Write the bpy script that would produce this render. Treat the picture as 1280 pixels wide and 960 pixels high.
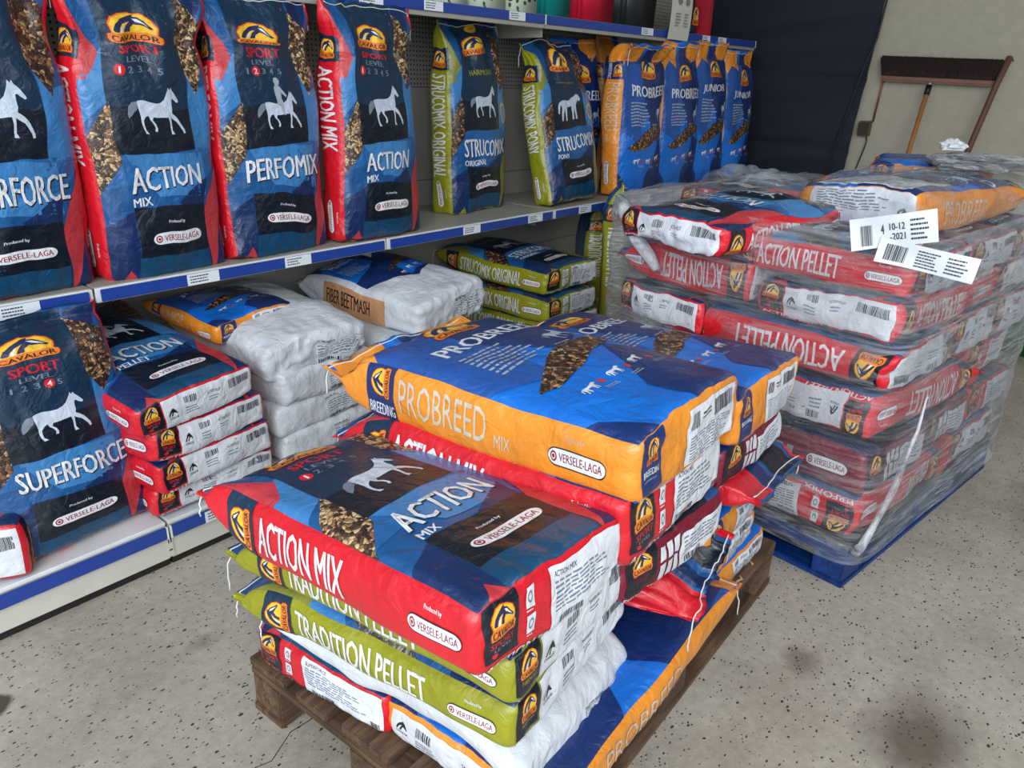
import bpy, bmesh, math, random
import numpy as np
from mathutils import Matrix, Vector
from mathutils.geometry import tessellate_polygon

random.seed(4)
for o in list(bpy.data.objects): bpy.data.objects.remove(o)
S = bpy.context.scene
COL = S.collection

# ------------------------------------------------------------------ camera
P_, R_, A_ = 0.3806355, -0.0241585, math.radians(40.09137)
hh = np.array([math.cos(A_), math.sin(A_), 0]); r0 = np.array([math.sin(A_), -math.cos(A_), 0]); zz = np.array([0, 0, 1.])
fw = hh*math.cos(P_)-zz*math.sin(P_); d0 = -hh*math.sin(P_)-zz*math.cos(P_)
rt = r0*math.cos(R_)+d0*math.sin(R_); dn = d0*math.cos(R_)-r0*math.sin(R_)
cam = bpy.data.cameras.new('camera'); cam.sensor_width = 36; cam.lens = 943.4/1280*36
cam.clip_start = .02; cam.clip_end = 60
co = bpy.data.objects.new('camera', cam); COL.objects.link(co)
co.matrix_world = Matrix(((rt[0], -dn[0], -fw[0], 0), (rt[1], -dn[1], -fw[1], 0), (rt[2], -dn[2], -fw[2], 1.32), (0, 0, 0, 1)))
S.camera = co

# ------------------------------------------------------------------ light
w = bpy.data.worlds.new('overcast_sky'); S.world = w; w.use_nodes = True
bg = w.node_tree.nodes['Background']; bg.inputs[0].default_value = (.80, .90, 1.0, 1); bg.inputs[1].default_value = 1.55
def area(name, loc, target, sx, sy, power, color=(1, 1, 1)):
    l = bpy.data.lights.new(name, 'AREA'); l.shape = 'RECTANGLE'; l.size = sx; l.size_y = sy; l.energy = power; l.color = color
    o = bpy.data.objects.new(name, l); COL.objects.link(o); o.location = loc
    o.rotation_euler = (Vector(target)-Vector(loc)).to_track_quat('-Z', 'Y').to_euler(); return o
area('doorway_daylight', (-2.3, -1.2, 2.6), (1.4, 1.3, .5), 3.2, 2.4, 150, (.95, .98, 1))
area('overhead_area_light', (1.6, -1.3, 3.1), (1.8, 1.0, 0), 1.8, .5, 20, (1, .97, .92))  # weak, slightly warm area light from overhead
S.view_settings.view_transform = 'Standard'; S.view_settings.look = 'None'
S.view_settings.exposure = 0.0; S.view_settings.gamma = 1

# ------------------------------------------------------------------ materials
def lin(c):
    return tuple([(x/255/12.92 if x/255 <= .04045 else ((x/255+.055)/1.055)**2.4) for x in c])+(1,)
MATS = {}
def nodes(name):
    m = bpy.data.materials.new(name); m.use_nodes = True; nt = m.node_tree
    return m, nt, nt.nodes, nt.links, nt.nodes['Principled BSDF']
def tex(N, L, kind, scale, co=None, **k):
    t = N.new('ShaderNodeTex'+kind); t.inputs['Scale'].default_value = scale
    for a, b in k.items():
        if a in t.inputs: t.inputs[a].default_value = b
        else: setattr(t, a, b)
    if co is not None: L.new(co, t.inputs['Vector'])
    return t
def ramp(N, L, src, stops):
    r = N.new('ShaderNodeValToRGB'); L.new(src, r.inputs[0]); e = r.color_ramp.elements
    e[0].position, e[0].color = stops[0]; e[1].position, e[1].color = stops[-1]
    for p, c in stops[1:-1]:
        n = e.new(p); n.color = c
    return r
def film(name, rgb, rough=.32, crinkle=.5, coat=.25, grad=None, var=.06):
    """printed plastic film: slightly uneven ink, fine crinkle relief"""
    if name in MATS: return MATS[name]
    m, nt, N, L, b = nodes(name); c = lin(rgb)
    tc = N.new('ShaderNodeTexCoord'); obj = tc.outputs['Object']
    n1 = tex(N, L, 'Noise', 9, obj, Detail=4.0)
    lo = tuple(x*(1-var*2) for x in c[:3])+(1,); hi = tuple(min(1, x*(1+var*1.5)) for x in c[:3])+(1,)
    r = ramp(N, L, n1.outputs['Fac'], [(.3, lo), (.7, hi)]); L.new(r.outputs[0], b.inputs['Base Color'])
    # crinkles: ridged distorted noise, two sizes
    n2 = tex(N, L, 'Noise', 21, obj, Detail=3.0, Distortion=1.4); n3 = tex(N, L, 'Voronoi', 46, obj, feature='SMOOTH_F1')
    n4 = tex(N, L, 'Noise', 120, obj, Detail=2.0)
    a1 = N.new('ShaderNodeMath'); a1.operation = 'MULTIPLY_ADD'; L.new(n3.outputs['Distance'], a1.inputs[0]); a1.inputs[1].default_value = .35; L.new(n2.outputs['Fac'], a1.inputs[2])
    a2 = N.new('ShaderNodeMath'); a2.operation = 'MULTIPLY_ADD'; L.new(n4.outputs['Fac'], a2.inputs[0]); a2.inputs[1].default_value = .08; L.new(a1.outputs[0], a2.inputs[2])
    bp = N.new('ShaderNodeBump'); bp.inputs['Strength'].default_value = crinkle; bp.inputs['Distance'].default_value = .012
    L.new(a2.outputs[0], bp.inputs['Height']); L.new(bp.outputs[0], b.inputs['Normal'])
    b.inputs['Roughness'].default_value = rough; b.inputs['Coat Weight'].default_value = coat; b.inputs['Coat Roughness'].default_value = .22
    MATS[name] = m; return m
def plain(name, rgb, rough=.5, metal=0, bump=0, bscale=40, var=.05, spec=.5):
    if name in MATS: return MATS[name]
    m, nt, N, L, b = nodes(name); c = lin(rgb); tc = N.new('ShaderNodeTexCoord')
    n1 = tex(N, L, 'Noise', bscale*.3, tc.outputs['Object'], Detail=5.0)
    lo = tuple(x*(1-var*2) for x in c[:3])+(1,); hi = tuple(min(1, x*(1+var)) for x in c[:3])+(1,)
    r = ramp(N, L, n1.outputs['Fac'], [(.3, lo), (.7, hi)]); L.new(r.outputs[0], b.inputs['Base Color'])
    if bump:
        n2 = tex(N, L, 'Noise', bscale, tc.outputs['Object'], Detail=4.0)
        bp = N.new('ShaderNodeBump'); bp.inputs['Strength'].default_value = bump; bp.inputs['Distance'].default_value = .01
        L.new(n2.outputs['Fac'], bp.inputs['Height']); L.new(bp.outputs[0], b.inputs['Normal'])
    b.inputs['Roughness'].default_value = rough; b.inputs['Metallic'].default_value = metal; b.inputs['Specular IOR Level'].default_value = spec
    MATS[name] = m; return m
def grain(name, cols, scale, rough=.42):
    """clear window of the sack with the feed showing"""
    m, nt, N, L, b = nodes(name); tc = N.new('ShaderNodeTexCoord')
    nd = tex(N, L, 'Noise', 35, tc.outputs['Object'], Detail=2.0)
    mx = N.new('ShaderNodeMixRGB'); mx.inputs[0].default_value = .03; L.new(tc.outputs['Object'], mx.inputs[1]); L.new(nd.outputs['Color'], mx.inputs[2])
    v = tex(N, L, 'Voronoi', scale, mx.outputs[0], Randomness=1.0)
    sep = N.new('ShaderNodeSeparateColor'); L.new(v.outputs['Color'], sep.inputs[0])
    r = ramp(N, L, sep.outputs[0], [(i/(len(cols)-1), lin(c)) for i, c in enumerate(cols)])
    r.color_ramp.interpolation = 'CONSTANT'
    e = tex(N, L, 'Voronoi', scale, mx.outputs[0], feature='DISTANCE_TO_EDGE')
    er = ramp(N, L, e.outputs['Distance'], [(.0, (.08, .06, .05, 1)), (.16, (1, 1, 1, 1))])
    mm = N.new('ShaderNodeMixRGB'); mm.blend_type = 'MULTIPLY'; mm.inputs[0].default_value = .9; L.new(r.outputs[0], mm.inputs[1]); L.new(er.outputs[0], mm.inputs[2])
    L.new(mm.outputs[0], b.inputs['Base Color'])
    bp = N.new('ShaderNodeBump'); bp.inputs['Strength'].default_value = .5; bp.inputs['Distance'].default_value = .006
    L.new(e.outputs['Distance'], bp.inputs['Height']); L.new(bp.outputs[0], b.inputs['Normal'])
    b.inputs['Roughness'].default_value = rough; b.inputs['Coat Weight'].default_value = .4; b.inputs['Coat Roughness'].default_value = .15
    MATS[name] = m; return m
C = dict(red=(214, 26, 42), rose=(196, 58, 66), blue=(24, 84, 142), lightblue=(60, 128, 188), midblue=(32, 98, 160), deep=(18, 44, 92), navy=(14, 46, 72), black=(12, 24, 38),
         teal=(16, 72, 108), orange=(238, 148, 46), badge=(238, 128, 38), yellow=(250, 196, 52), olive=(150, 150, 26), khaki=(132, 132, 52), maroon=(122, 14, 44), white=(232, 234, 238),
         paper=(222, 226, 233), ink=(30, 32, 40), pbblue=(18, 112, 212), pbmid=(36, 86, 164), pbnavy=(22, 50, 110), silver=(206, 196, 178), grey=(120, 130, 146), lightgrey=(168, 174, 182),
         sackwhite=(216, 220, 226), kraft=(206, 152, 108), emblem=(38, 44, 84), horse=(196, 208, 224), crimson=(150, 20, 40), backfilm=(200, 204, 212))
for k, c in C.items(): film('film_'+k, c, rough=.34 if k not in ('paper', 'sackwhite') else .5, coat=.25 if k not in ('paper', 'sackwhite') else .05)
film('film_sackwhite', C['sackwhite'])
grain('grain_flakes', [(50, 34, 26), (150, 108, 70), (96, 70, 50), (214, 184, 136), (70, 52, 42), (206, 170, 122), (132, 112, 94)], 128)
grain('grain_nuts', [(44, 28, 22), (140, 96, 62), (90, 60, 44), (190, 150, 110), (60, 40, 30), (160, 112, 74)], 120)
grain('grain_pellets', [(60, 44, 32), (120, 100, 74), (90, 72, 54), (140, 126, 100), (50, 38, 28)], 95)
grain('grain_chaff', [(70, 62, 54), (130, 124, 116), (100, 94, 88), (160, 156, 150), (52, 46, 40)], 100)
def M(k):
    return MATS.get('film_'+k) or MATS[k]

# ------------------------------------------------------------------ object helpers
def link(o, parent=None):
    COL.objects.link(o)
    if parent is not None: o.parent = parent
    return o
def empty(name, label, cat, mat=None, group=None):
    o = bpy.data.objects.new(name, None); o.empty_display_size = .05; COL.objects.link(o); o['label'] = label; o['category'] = cat
    if group: o['group'] = group
    if mat is not None: o.matrix_world = mat
    return o
def mesh_obj(name, verts, faces, mats, parent=None, fm=None, smooth=False):
    me = bpy.data.meshes.new(name); me.from_pydata([tuple(v) for v in verts], [], faces)
    for m in (mats if isinstance(mats, (list, tuple)) else [mats]): me.materials.append(m)
    if fm is not None: me.polygons.foreach_set('material_index', fm)
    if smooth: me.polygons.foreach_set('use_smooth', [True]*len(me.polygons))
    me.update(); o = bpy.data.objects.new(name, me); return link(o, parent)
def bm_obj(name, bm, mat, parent=None, smooth=False):
    me = bpy.data.meshes.new(name); bm.normal_update(); bm.to_mesh(me); bm.free()
    for m in (mat if isinstance(mat, (list, tuple)) else [mat]): me.materials.append(m)
    if smooth: me.polygons.foreach_set('use_smooth', [True]*len(me.polygons))
    o = bpy.data.objects.new(name, me); return link(o, parent)
def box(bm, x0, y0, z0, x1, y1, z1, bev=0, mi=0, jit=0):
    vs = [bm.verts.new((x+random.uniform(-jit, jit), y+random.uniform(-jit, jit), z+random.uniform(-jit, jit))) for z in (z0, z1) for y in (y0, y1) for x in (x0, x1)]
    fs = [bm.faces.new([vs[i] for i in q]) for q in ((0, 2, 3, 1), (4, 5, 7, 6), (0, 1, 5, 4), (2, 6, 7, 3), (0, 4, 6, 2), (1, 3, 7, 5))]
    for f in fs: f.material_index = mi
    if bev:
        es = list({e for f in fs for e in f.edges}); r = bmesh.ops.bevel(bm, geom=es, offset=bev, segments=2, affect='EDGES')
        for f in r['faces']: f.material_index = mi
    return fs
def box_obj(name, b, mat, parent=None, bev=.002, jit=0):
    bm = bmesh.new(); box(bm, *b, bev=bev, jit=jit); return bm_obj(name, bm, mat, parent)
def tube_mesh(pts, r, n=7, rs=None):
    pts = [Vector(p) for p in pts]; V = []; F = []
    up = Vector((0, 0, 1)); prev = None
    for i, p in enumerate(pts):
        t = (pts[min(i+1, len(pts)-1)]-pts[max(i-1, 0)]).normalized()
        a = t.cross(up if abs(t.dot(up)) < .95 else Vector((1, 0, 0))).normalized() if prev is None else (prev-t*prev.dot(t)).normalized()
        prev = a; b = t.cross(a); rr = rs[i] if rs else r
        for k in range(n):
            th = 2*math.pi*k/n; V.append(p+a*(math.cos(th)*rr)+b*(math.sin(th)*rr))
    for i in range(len(pts)-1):
        for k in range(n): F.append((i*n+k, i*n+(k+1) % n, (i+1)*n+(k+1) % n, (i+1)*n+k))
    F.append(tuple(range(n))[::-1]); F.append(tuple((len(pts)-1)*n+k for k in range(n)))
    return V, F
def tube(name, pts, r, mat, parent=None, n=7, rs=None):
    V, F = tube_mesh(pts, r, n, rs); return mesh_obj(name, V, F, mat, parent, smooth=True)
def struct(o): o['kind'] = 'structure'; return o
def pose(x, y, z, yaw=0, tilt=0, roll=0):
    return Matrix.Translation((x, y, z)) @ Matrix.Rotation(math.radians(yaw), 4, 'Z') @ Matrix.Rotation(math.radians(tilt), 4, 'X') @ Matrix.Rotation(math.radians(roll), 4, 'Y')

# ------------------------------------------------------------------ vector noise (numpy)
def _h(ix, iy, iz, s):
    n = (ix*374761393+iy*668265263+iz*2147483647+s*1274126177) & 0xffffffff
    n = ((n ^ (n >> 13))*1274126177) & 0xffffffff
    n = ((n ^ (n >> 16))*2246822519) & 0xffffffff
    return ((n ^ (n >> 15)) & 0xffff)/32767.5-1
def vnoise(p, s=0):
    f = np.floor(p).astype(np.int64); t = p-f; t = t*t*t*(t*(t*6-15)+10); r = 0
    for a in (0, 1):
        for b in (0, 1):
            for c in (0, 1):
                wgt = (t[:, 0] if a else 1-t[:, 0])*(t[:, 1] if b else 1-t[:, 1])*(t[:, 2] if c else 1-t[:, 2])
                r = r+wgt*_h(f[:, 0]+a, f[:, 1]+b, f[:, 2]+c, s)
    return r

# ------------------------------------------------------------------ print shapes (unit square), later laid on the sack surface
_tc = {}
def T(s, bold=.018):
    bold = min(bold, .022)
    """lettering as a triangulated shape, normalised to the unit square"""
    key = (s, bold)
    if key not in _tc:
        c = bpy.data.curves.new('t', 'FONT'); c.body = s; c.resolution_u = 2; c.fill_mode = 'FRONT'
        o = bpy.data.objects.new('t', c); COL.objects.link(o); bpy.context.view_layer.update()
        me = o.evaluated_get(bpy.context.evaluated_depsgraph_get()).to_mesh(); me.calc_loop_triangles()
        v = np.array([x.co[:2] for x in me.vertices]); f = [tuple(t.vertices) for t in me.loop_triangles]
        bpy.data.objects.remove(o); bpy.data.curves.remove(c)
        nv_ = len(v)
        if bold > .012:
            k_ = bold*1.1; v = np.vstack([v+[-k_, 0], v+[k_, 0]]); f = [tuple(i+nv_*q_ for i in t) for q_ in range(2) for t in f]
        mn, mx = v.min(0), v.max(0); _tc[key] = ((v-mn)/(mx-mn), f)
    return _tc[key]
def poly(pts):
    v = np.array(pts, float); return v, [tuple(t) for t in tessellate_polygon([[Vector((a, b, 0)) for a, b in pts]])]
def ell(cx=.5, cy=.5, rx=.5, ry=.5, n=20):
    return poly([(cx+rx*math.cos(2*math.pi*i/n), cy+ry*math.sin(2*math.pi*i/n)) for i in range(n)])
def rrect(ax=.12, ay=.5, n=6):
    pts = []
    for cx, cy, a0 in ((1-ax, 1-ay, 0), (ax, 1-ay, 90), (ax, ay, 180), (1-ax, ay, 270)):
        for i in range(n+1):
            t = math.radians(a0+90*i/n); pts.append((cx+ax*math.cos(t), cy+ay*math.sin(t)))
    return poly(pts)
RECT = poly([(0, 0), (1, 0), (1, 1), (0, 1)])
def sub(items, x0, y0, x1, y1):
    out = []
    for (v, f), m, l in items: out.append(((np.column_stack([x0+v[:, 0]*(x1-x0), y0+v[:, 1]*(y1-y0)]), f), m, l))
    return out
BADGE_OUT = [(.03, .0), (.97, .0), (1.0, .1), (.99, .24), (.92, .30), (.95, .55), (.88, .78), (.72, .93), (.5, 1.0), (.3, .95), (.13, .8), (.05, .55), (.08, .30), (.01, .24), (0, .1)]
def shrink(p, k, c=(.5, .5)): return [(c[0]+(x-c[0])*k, c[1]+(y-c[1])*k) for x, y in p]
EMB = [[(.14, .40), (.20, .60), (.32, .76), (.50, .88), (.60, .92), (.58, .86), (.66, .82), (.78, .62), (.86, .50), (.82, .46), (.70, .56), (.58, .62), (.50, .50), (.48, .36), (.36, .36), (.42, .56), (.50, .70), (.36, .62), (.28, .50), (.24, .36), (.16, .36)]]
EMB_W = [[(.26, .36), (.30, .50), (.40, .64), (.34, .44), (.34, .36)], [(.56, .80), (.64, .78), (.74, .62), (.80, .52), (.70, .62), (.62, .70)]]
def badge(word='CAVALOR'):
    it = [(poly(BADGE_OUT), 'maroon', 0), (poly(shrink(BADGE_OUT, .955)), 'badge', 1), (poly([(.12, .33), (.88, .33), (.9, .55), (.83, .76), (.69, .88), (.5, .94), (.32, .89), (.17, .76), (.1, .55)]), 'yellow', 2)]
    it += [(poly(p), 'emblem', 3) for p in EMB]+[(poly(p), 'white', 4) for p in EMB_W]
    it += sub([(T(word, .02), 'ink', 3)], .08, .07, .92, .26); return it
def mono():
    return [(poly(p), 'ink', 1) for p in EMB]+sub([(T('CAVALOR'), 'ink', 1)], .1, .12, .9, .28)
def pill(word='VERSELE-LAGA'):
    a = .14
    return [(rrect(a, .5), 'ink', 0)]+sub([(rrect(a, .5), 'white', 1)], .012, .07, .988, .93)+sub([(ell(), 'crimson', 2), (ell(rx=.32, ry=.32), 'white', 3), (ell(rx=.2, ry=.2), 'crimson', 4)], .05, .22, .165, .78)+sub([(T(word, .015), 'crimson', 2)], .2, .27, .93, .72)
def lines(n, m, seed=1, dens=.8):
    rd = random.Random(seed); it = []
    for r in range(n):
        x = 0; y0 = 1-(r+.75)/n; y1 = y0+.42/n; end = rd.uniform(.75, 1)
        while x < end:
            wd = rd.uniform(.05, .16); 
            if x+wd > end: break
            it.append((poly([(x, y0), (x+wd, y0), (x+wd, y1), (x, y1)]), m, 1)); x += wd+rd.uniform(.018, .03)
    return it
def barcode(n=17, seed=2, m='ink'):
    rd = random.Random(seed); x = 0; it = []
    ws = [(rd.choice((1, 1, 2, 3)), rd.choice((1, 1, 2))) for _ in range(n)]; tot = sum(a+b for a, b in ws)
    for a, b in ws:
        it.append((poly([(x/tot, 0), ((x+a)/tot, 0), ((x+a)/tot, 1), (x/tot, 1)]), m, 1)); x += a+b
    return it
# trotting horse, facing right
HB = [(.20, .665), (.24, .69), (.31, .70), (.42, .675), (.52, .67), (.60, .70), (.66, .76), (.70, .85), (.73, .93), (.745, 1.0), (.77, .95), (.79, 1.0), (.805, .94), (.84, .89), (.90, .77), (.91, .73), (.885, .71), (.84, .75), (.81, .79), (.79, .77), (.785, .68), (.79, .58), (.775, .50), (.83, .45), (.88, .38), (.92, .28), (.955, .18), (.96, .11), (.93, .10), (.915, .17), (.875, .26), (.84, .33), (.77, .39),
      (.745, .42), (.74, .30), (.735, .18), (.77, .10), (.71, .10), (.705, .20), (.71, .32), (.70, .43), (.62, .42), (.50, .40), (.44, .40), (.42, .34), (.47, .27), (.49, .19), (.48, .13), (.44, .14), (.455, .20), (.43, .27), (.38, .34), (.36, .41), (.31, .38), (.27, .31), (.265, .23), (.28, .14), (.33, .07), (.27, .07), (.24, .16), (.225, .26), (.23, .36), (.22, .46), (.205, .56)]
HT = [(.205, .66), (.12, .64), (.06, .55), (.04, .42), (.05, .33), (.10, .38), (.15, .46), (.19, .50), (.20, .60)]
HG = [(.08, .62), (.02, .50), (.0, .25), (.04, .22), (.10, .5), (.13, .55), (.16, .42), (.12, .2), (.10, .0), (.16, .0), (.2, .2), (.26, .4), (.28, .1), (.27, 0), (.33, 0), (.34, .2), (.38, .46), (.6, .46), (.62, .2), (.6, 0), (.66, 0), (.68, .2), (.72, .42), (.74, .1), (.72, 0), (.78, 0), (.8, .2), (.8, .5), (.86, .68), (.95, .66), (.98, .74), (.9, .88), (.82, .9), (.7, .78), (.5, .68), (.2, .7)]
def horse(rider=False, m='horse', graze=False):
    it = [(poly(HG if graze else HB), m, 0)]+([] if graze else [(poly(HT), m if m != 'horse' else 'grey', 0)])
    if rider: it = sub(it, 0, 0, 1, .72)+[(poly([(.47, .54), (.47, .46), (.52, .44), (.56, .30), (.61, .28), (.60, .34), (.58, .50), (.56, .58), (.575, .68), (.66, .60), (.68, .63), (.60, .76), (.56, .82), (.58, .84), (.60, .90), (.57, .97), (.51, .97), (.495, .90), (.51, .84), (.47, .78), (.46, .66)]), 'lightgrey', 1)]
    return it

class Design:
    """print layout of one kind of sack. patches: F front, L/R gussets, C bottom end, B back; patch coordinates 0..1"""
    def __init__(s, front, gusset, cap, back='backfilm'):
        s.base = dict(F=front, L=gusset, R=gusset, C=cap, B=back); s.items = []; s.cache = {}; s.n = 0
    def add(s, patch, items, x0, y0, x1, y1, lay=1, mode='n', rot=0, asp=1):
        s.n += 1
        for (v, f), m, l in items:
            v = np.array(v, float)
            if rot:
                c_, s_ = math.cos(math.radians(rot)), math.sin(math.radians(rot)); q = v-.5
                v = np.column_stack([q[:, 0]*c_-q[:, 1]*s_/asp, q[:, 0]*s_*asp+q[:, 1]*c_])+.5
            if mode == 'n': u = np.column_stack([x0+v[:, 0]*(x1-x0), y0+v[:, 1]*(y1-y0)])
            elif mode == 'L': u = np.column_stack([x0+v[:, 1]*(x1-x0), y1-v[:, 0]*(y1-y0)])
            elif mode == 'R': u = np.column_stack([x1-v[:, 1]*(x1-x0), y0+v[:, 0]*(y1-y0)])
            s.items.append((patch, np.clip(u, 0, 1), f, m, lay+l+.045*s.n))
    def P(s, patch, pts, m, lay=1): s.add(patch, [(poly(pts), m, 0)], 0, 0, 1, 1, lay)
    def patch_mesh(s, patch, nu, nv):
        key = (patch, nu, nv)
        if key in s.cache: return s.cache[key]
        its = [i for i in s.items if i[0] == patch]
        if not its: s.cache[key] = None; return None
        bm = bmesh.new(); names = []
        for _, u, f, m, lay in its:
            if m not in names: names.append(m)
            mi = names.index(m); vs = [bm.verts.new((a*nu, b*nv, lay)) for a, b in u]
            for t in f:
                if len(set(t)) < 3: continue
                ar = (vs[t[1]].co-vs[t[0]].co).cross(vs[t[2]].co-vs[t[0]].co).z
                if abs(ar) < 1e-7: continue
                q = [vs[i] for i in (t if ar > 0 else t[::-1])]
                try: fc = bm.faces.new(q); fc.material_index = mi
                except ValueError: pass
        for ax, n in ((0, nu), (1, nv)):
            xs = [v.co[ax] for v in bm.verts]; lo, hi = math.floor(min(xs)), math.ceil(max(xs))
            for i in range(max(1, lo), min(n, hi)):
                g = [f for f in bm.faces if min(v.co[ax] for v in f.verts) < i-1e-5 and max(v.co[ax] for v in f.verts) > i+1e-5]
                if not g: continue
                es = list({e for f in g for e in f.edges}); vv = list({v for f in g for v in f.verts})
                nrm = (1, 0, 0) if ax == 0 else (0, 1, 0); cp = (i, 0, 0) if ax == 0 else (0, i, 0)
                bmesh.ops.bisect_plane(bm, geom=vv+es+g, plane_co=cp, plane_no=nrm, dist=1e-5)
        bm.verts.index_update()
        V = np.array([v.co[:] for v in bm.verts]); F = [[v.index for v in f.verts] for f in bm.faces]; MI = [f.material_index for f in bm.faces]
        bm.free(); s.cache[key] = (V, F, MI, names); return s.cache[key]

# ------------------------------------------------------------------ sack builder
RES = {'hi': (38, 68, 13), 'mid': (26, 46, 9), 'lo': (18, 32, 6)}
SEED = [0]
def sack(label, design, W, L, G, mat, res='mid', group=None, cat='feed sack', tau=.17, ear=.10, close=.1, bt=.022, bb=-.008, bg=.010, bc=.006, amp=.0045,
         droop=0, bend=None, waist=0, fat=0, sag=None, twine=True, show='FLRC', name='feed_sack', flap=.03, taper_p=2.0, twist=0, tw_side=-1):
    SEED[0] += 1; sd = SEED[0]
    nW, nL, nG = RES[res]; a, c = W/2, G/2; r = min(.020, c*.45)
    # nominal points: tube rings
    us = []
    for j in range(nG): us.append((-a, -c+G*j/nG))
    for j in range(nW): us.append((-a+W*j/nW, c))
    for j in range(nG): us.append((a, c-G*j/nG))
    for j in range(nW): us.append((a-W*j/nW, -c))
    us = np.array(us); ns = len(us)
    ys = L*np.linspace(0, 1, nL+1)**1.0
    tube_p = np.array([(u[0], y, u[1]) for y in ys for u in us])
    capi = np.zeros((nG+1, nW+1), int); extra = []
    for i in range(nG+1):
        for j in range(nW+1):
            if i == 0: k = (2*nG+nW+(nW-j)) % ns
            elif i == nG: k = nG+j
            elif j == 0: k = i
            elif j == nW: k = nG+nW+(nG-i)
            else: k = len(tube_p)+len(extra); extra.append((-a+W*j/nW, 0, -c+G*i/nG))
            capi[i, j] = k
    P = np.vstack([tube_p, np.array(extra)]) if extra else tube_p
    X, Y, Z = P[:, 0]/a, P[:, 1]/L, P[:, 2]/c; y = P[:, 1]
    iscap = (P[:, 1] == 0)
    # rounding
    q = np.column_stack([np.clip(P[:, 0], -a+r, a-r), np.maximum(P[:, 1], r), np.clip(P[:, 2], -c+r, c-r)])
    d = P-q; dl = np.linalg.norm(d, axis=1)[:, None]; dl[dl == 0] = 1; Q = q+d/dl*r
    # top closing
    k = np.clip((L-flap-y)/tau, 0, 1); prof = (1-(1-k)**taper_p)**(1/taper_p); hz = prof*(1-.0035/c)+.0035/c
    env = np.sin(np.pi*np.clip(Y*.92+.08, 0, 1))**.5*prof
    fx = 1-np.abs(X)**2.6; fz = 1-Z**2
    top = np.clip(Z, 0, 1)**2; bot = np.clip(-Z, 0, 1)**2
    Q[:, 2] = Q[:, 2]*hz+top*fx*bt*env-bot*fx*bb*env+c*close*2*(1-k)**1.5
    Q[:, 0] = Q[:, 0]*(1+ear*(1-k)**1.3)+np.sign(X)*(np.abs(X)**6)*fz*bg*env
    if fat: Q[:, 2] += np.sign(Z)*fx*fat*np.clip(1-Y*1.6, 0, 1)*np.clip(Y*8, 0, 1)*(Z > 0); Q[:, 0] *= 1+.5*fat/W*np.clip(1-Y*1.8, 0, 1)
    if waist:
        g = np.exp(-((Y-.83)/.09)**2); Q[:, 0] *= 1-waist*g; Q[:, 2] += waist*.06*np.sin(X*9+sd)*g
    Q[:, 1] -= iscap*bc*fx*fz
    # wrinkles
    s3 = np.array([1., 1., 1.])
    def n3(f, s): return np.column_stack([vnoise(P*f+sd*7.13, s), vnoise(P*f+sd*3.7, s+11), vnoise(P*f+sd*5.9, s+23)])
    ends = np.clip(1-y/.12, 0, 1)+np.clip(1-(L-y)/.25, 0, 1)
    Q += n3(np.array([7., 6., 9.]), 1)*amp*1.6+n3(np.array([22., 15., 24.]), 2)*amp*.55+n3(np.array([48., 12., 48.]), 3)*amp*(.10+.55*ends[:, None])
    fold = vnoise(np.column_stack([P[:, 0]*16+sd, P[:, 1]*5, P[:, 2]*3]), 5); Q[:, 2] += fold*(1-k)*.008
    Q[:, 2] += (1-k)**2*vnoise(np.column_stack([P[:, 0]*7+sd*2.2, P[:, 1]*0, P[:, 2]*0]), 8)*.014
    if droop: Q[:, 2] -= droop*np.clip((Y-.62)/.38, 0, 1)**2
    if sag: Q[:, 2] += sag(Q[:, 0], Q[:, 1])
    if twist: Q[:, 0] += twist*np.clip((Y-.6)/.4, 0, 1)**2
    if bend:
        for (yb, rho, th) in bend:
            th = math.radians(th); sg = 1 if th > 0 else -1; th = abs(th)
            s_ = Q[:, 1]-yb; m = s_ > 0; an = np.minimum(s_/rho, th)*m; ov = np.maximum(s_-rho*th, 0)*m
            zl = Q[:, 2]*sg; ny = yb+np.sin(an)*(rho-zl)+np.cos(an)*ov; nz = zl*np.cos(an)+(1-np.cos(an))*rho+np.sin(an)*ov
            Q[:, 1] = np.where(m, ny, Q[:, 1]); Q[:, 2] = np.where(m, nz*sg, Q[:, 2])
    Q[:, 2] += c
    # faces
    F = []; FM = []
    order = ['L', 'F', 'R', 'B', 'C']; cols = []
    for kx in order:
        if design.base[kx] not in cols: cols.append(design.base[kx])
    pidx = np.concatenate([[cols.index(design.base['L'])]*nG, [cols.index(design.base['F'])]*nW, [cols.index(design.base['R'])]*nG, [cols.index(design.base['B'])]*nW])
    J, I = np.meshgrid(np.arange(ns), np.arange(nL)); J = J.ravel(); I = I.ravel()
    F = np.column_stack([I*ns+J, I*ns+(J+1) % ns, (I+1)*ns+(J+1) % ns, (I+1)*ns+J]).tolist(); FM = pidx[J].tolist()
    for i in range(nG):
        for j in range(nW): F.append([int(capi[i, j]), int(capi[i, j+1]), int(capi[i+1, j+1]), int(capi[i+1, j])]); FM.append(cols.index(design.base['C']))
    # close the sewn edge: pair the front and back runs of the last ring
    base = nL*ns
    def ringtop(i, j):
        if i == 0: return base+(2*nG+nW+(nW-j)) % ns
        return base+nG+j
    for j in range(nW):
        F.append([int(ringtop(1, j)), int(ringtop(1, j+1)), int(ringtop(0, j+1)), int(ringtop(0, j))]); FM.append(cols.index(design.base['F']))
    for lst in ([base+t for t in range(0, nG+1)]+[], [base+nG+nW+t for t in range(0, nG+1)]):
        l2 = [int(v) % (base+ns) if v >= base+ns else int(v) for v in lst]
        F.append(l2[::-1]); FM.append(cols.index(design.base['L']))
    root = empty(name, label, cat, mat, group)
    body = mesh_obj('sack_body', Q, F, [M(x) for x in cols], root, FM, smooth=True)
    me = body.data; NR = np.zeros(len(Q)*3); me.vertices.foreach_get('normal', NR); NR = NR.reshape(-1, 3)
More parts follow.
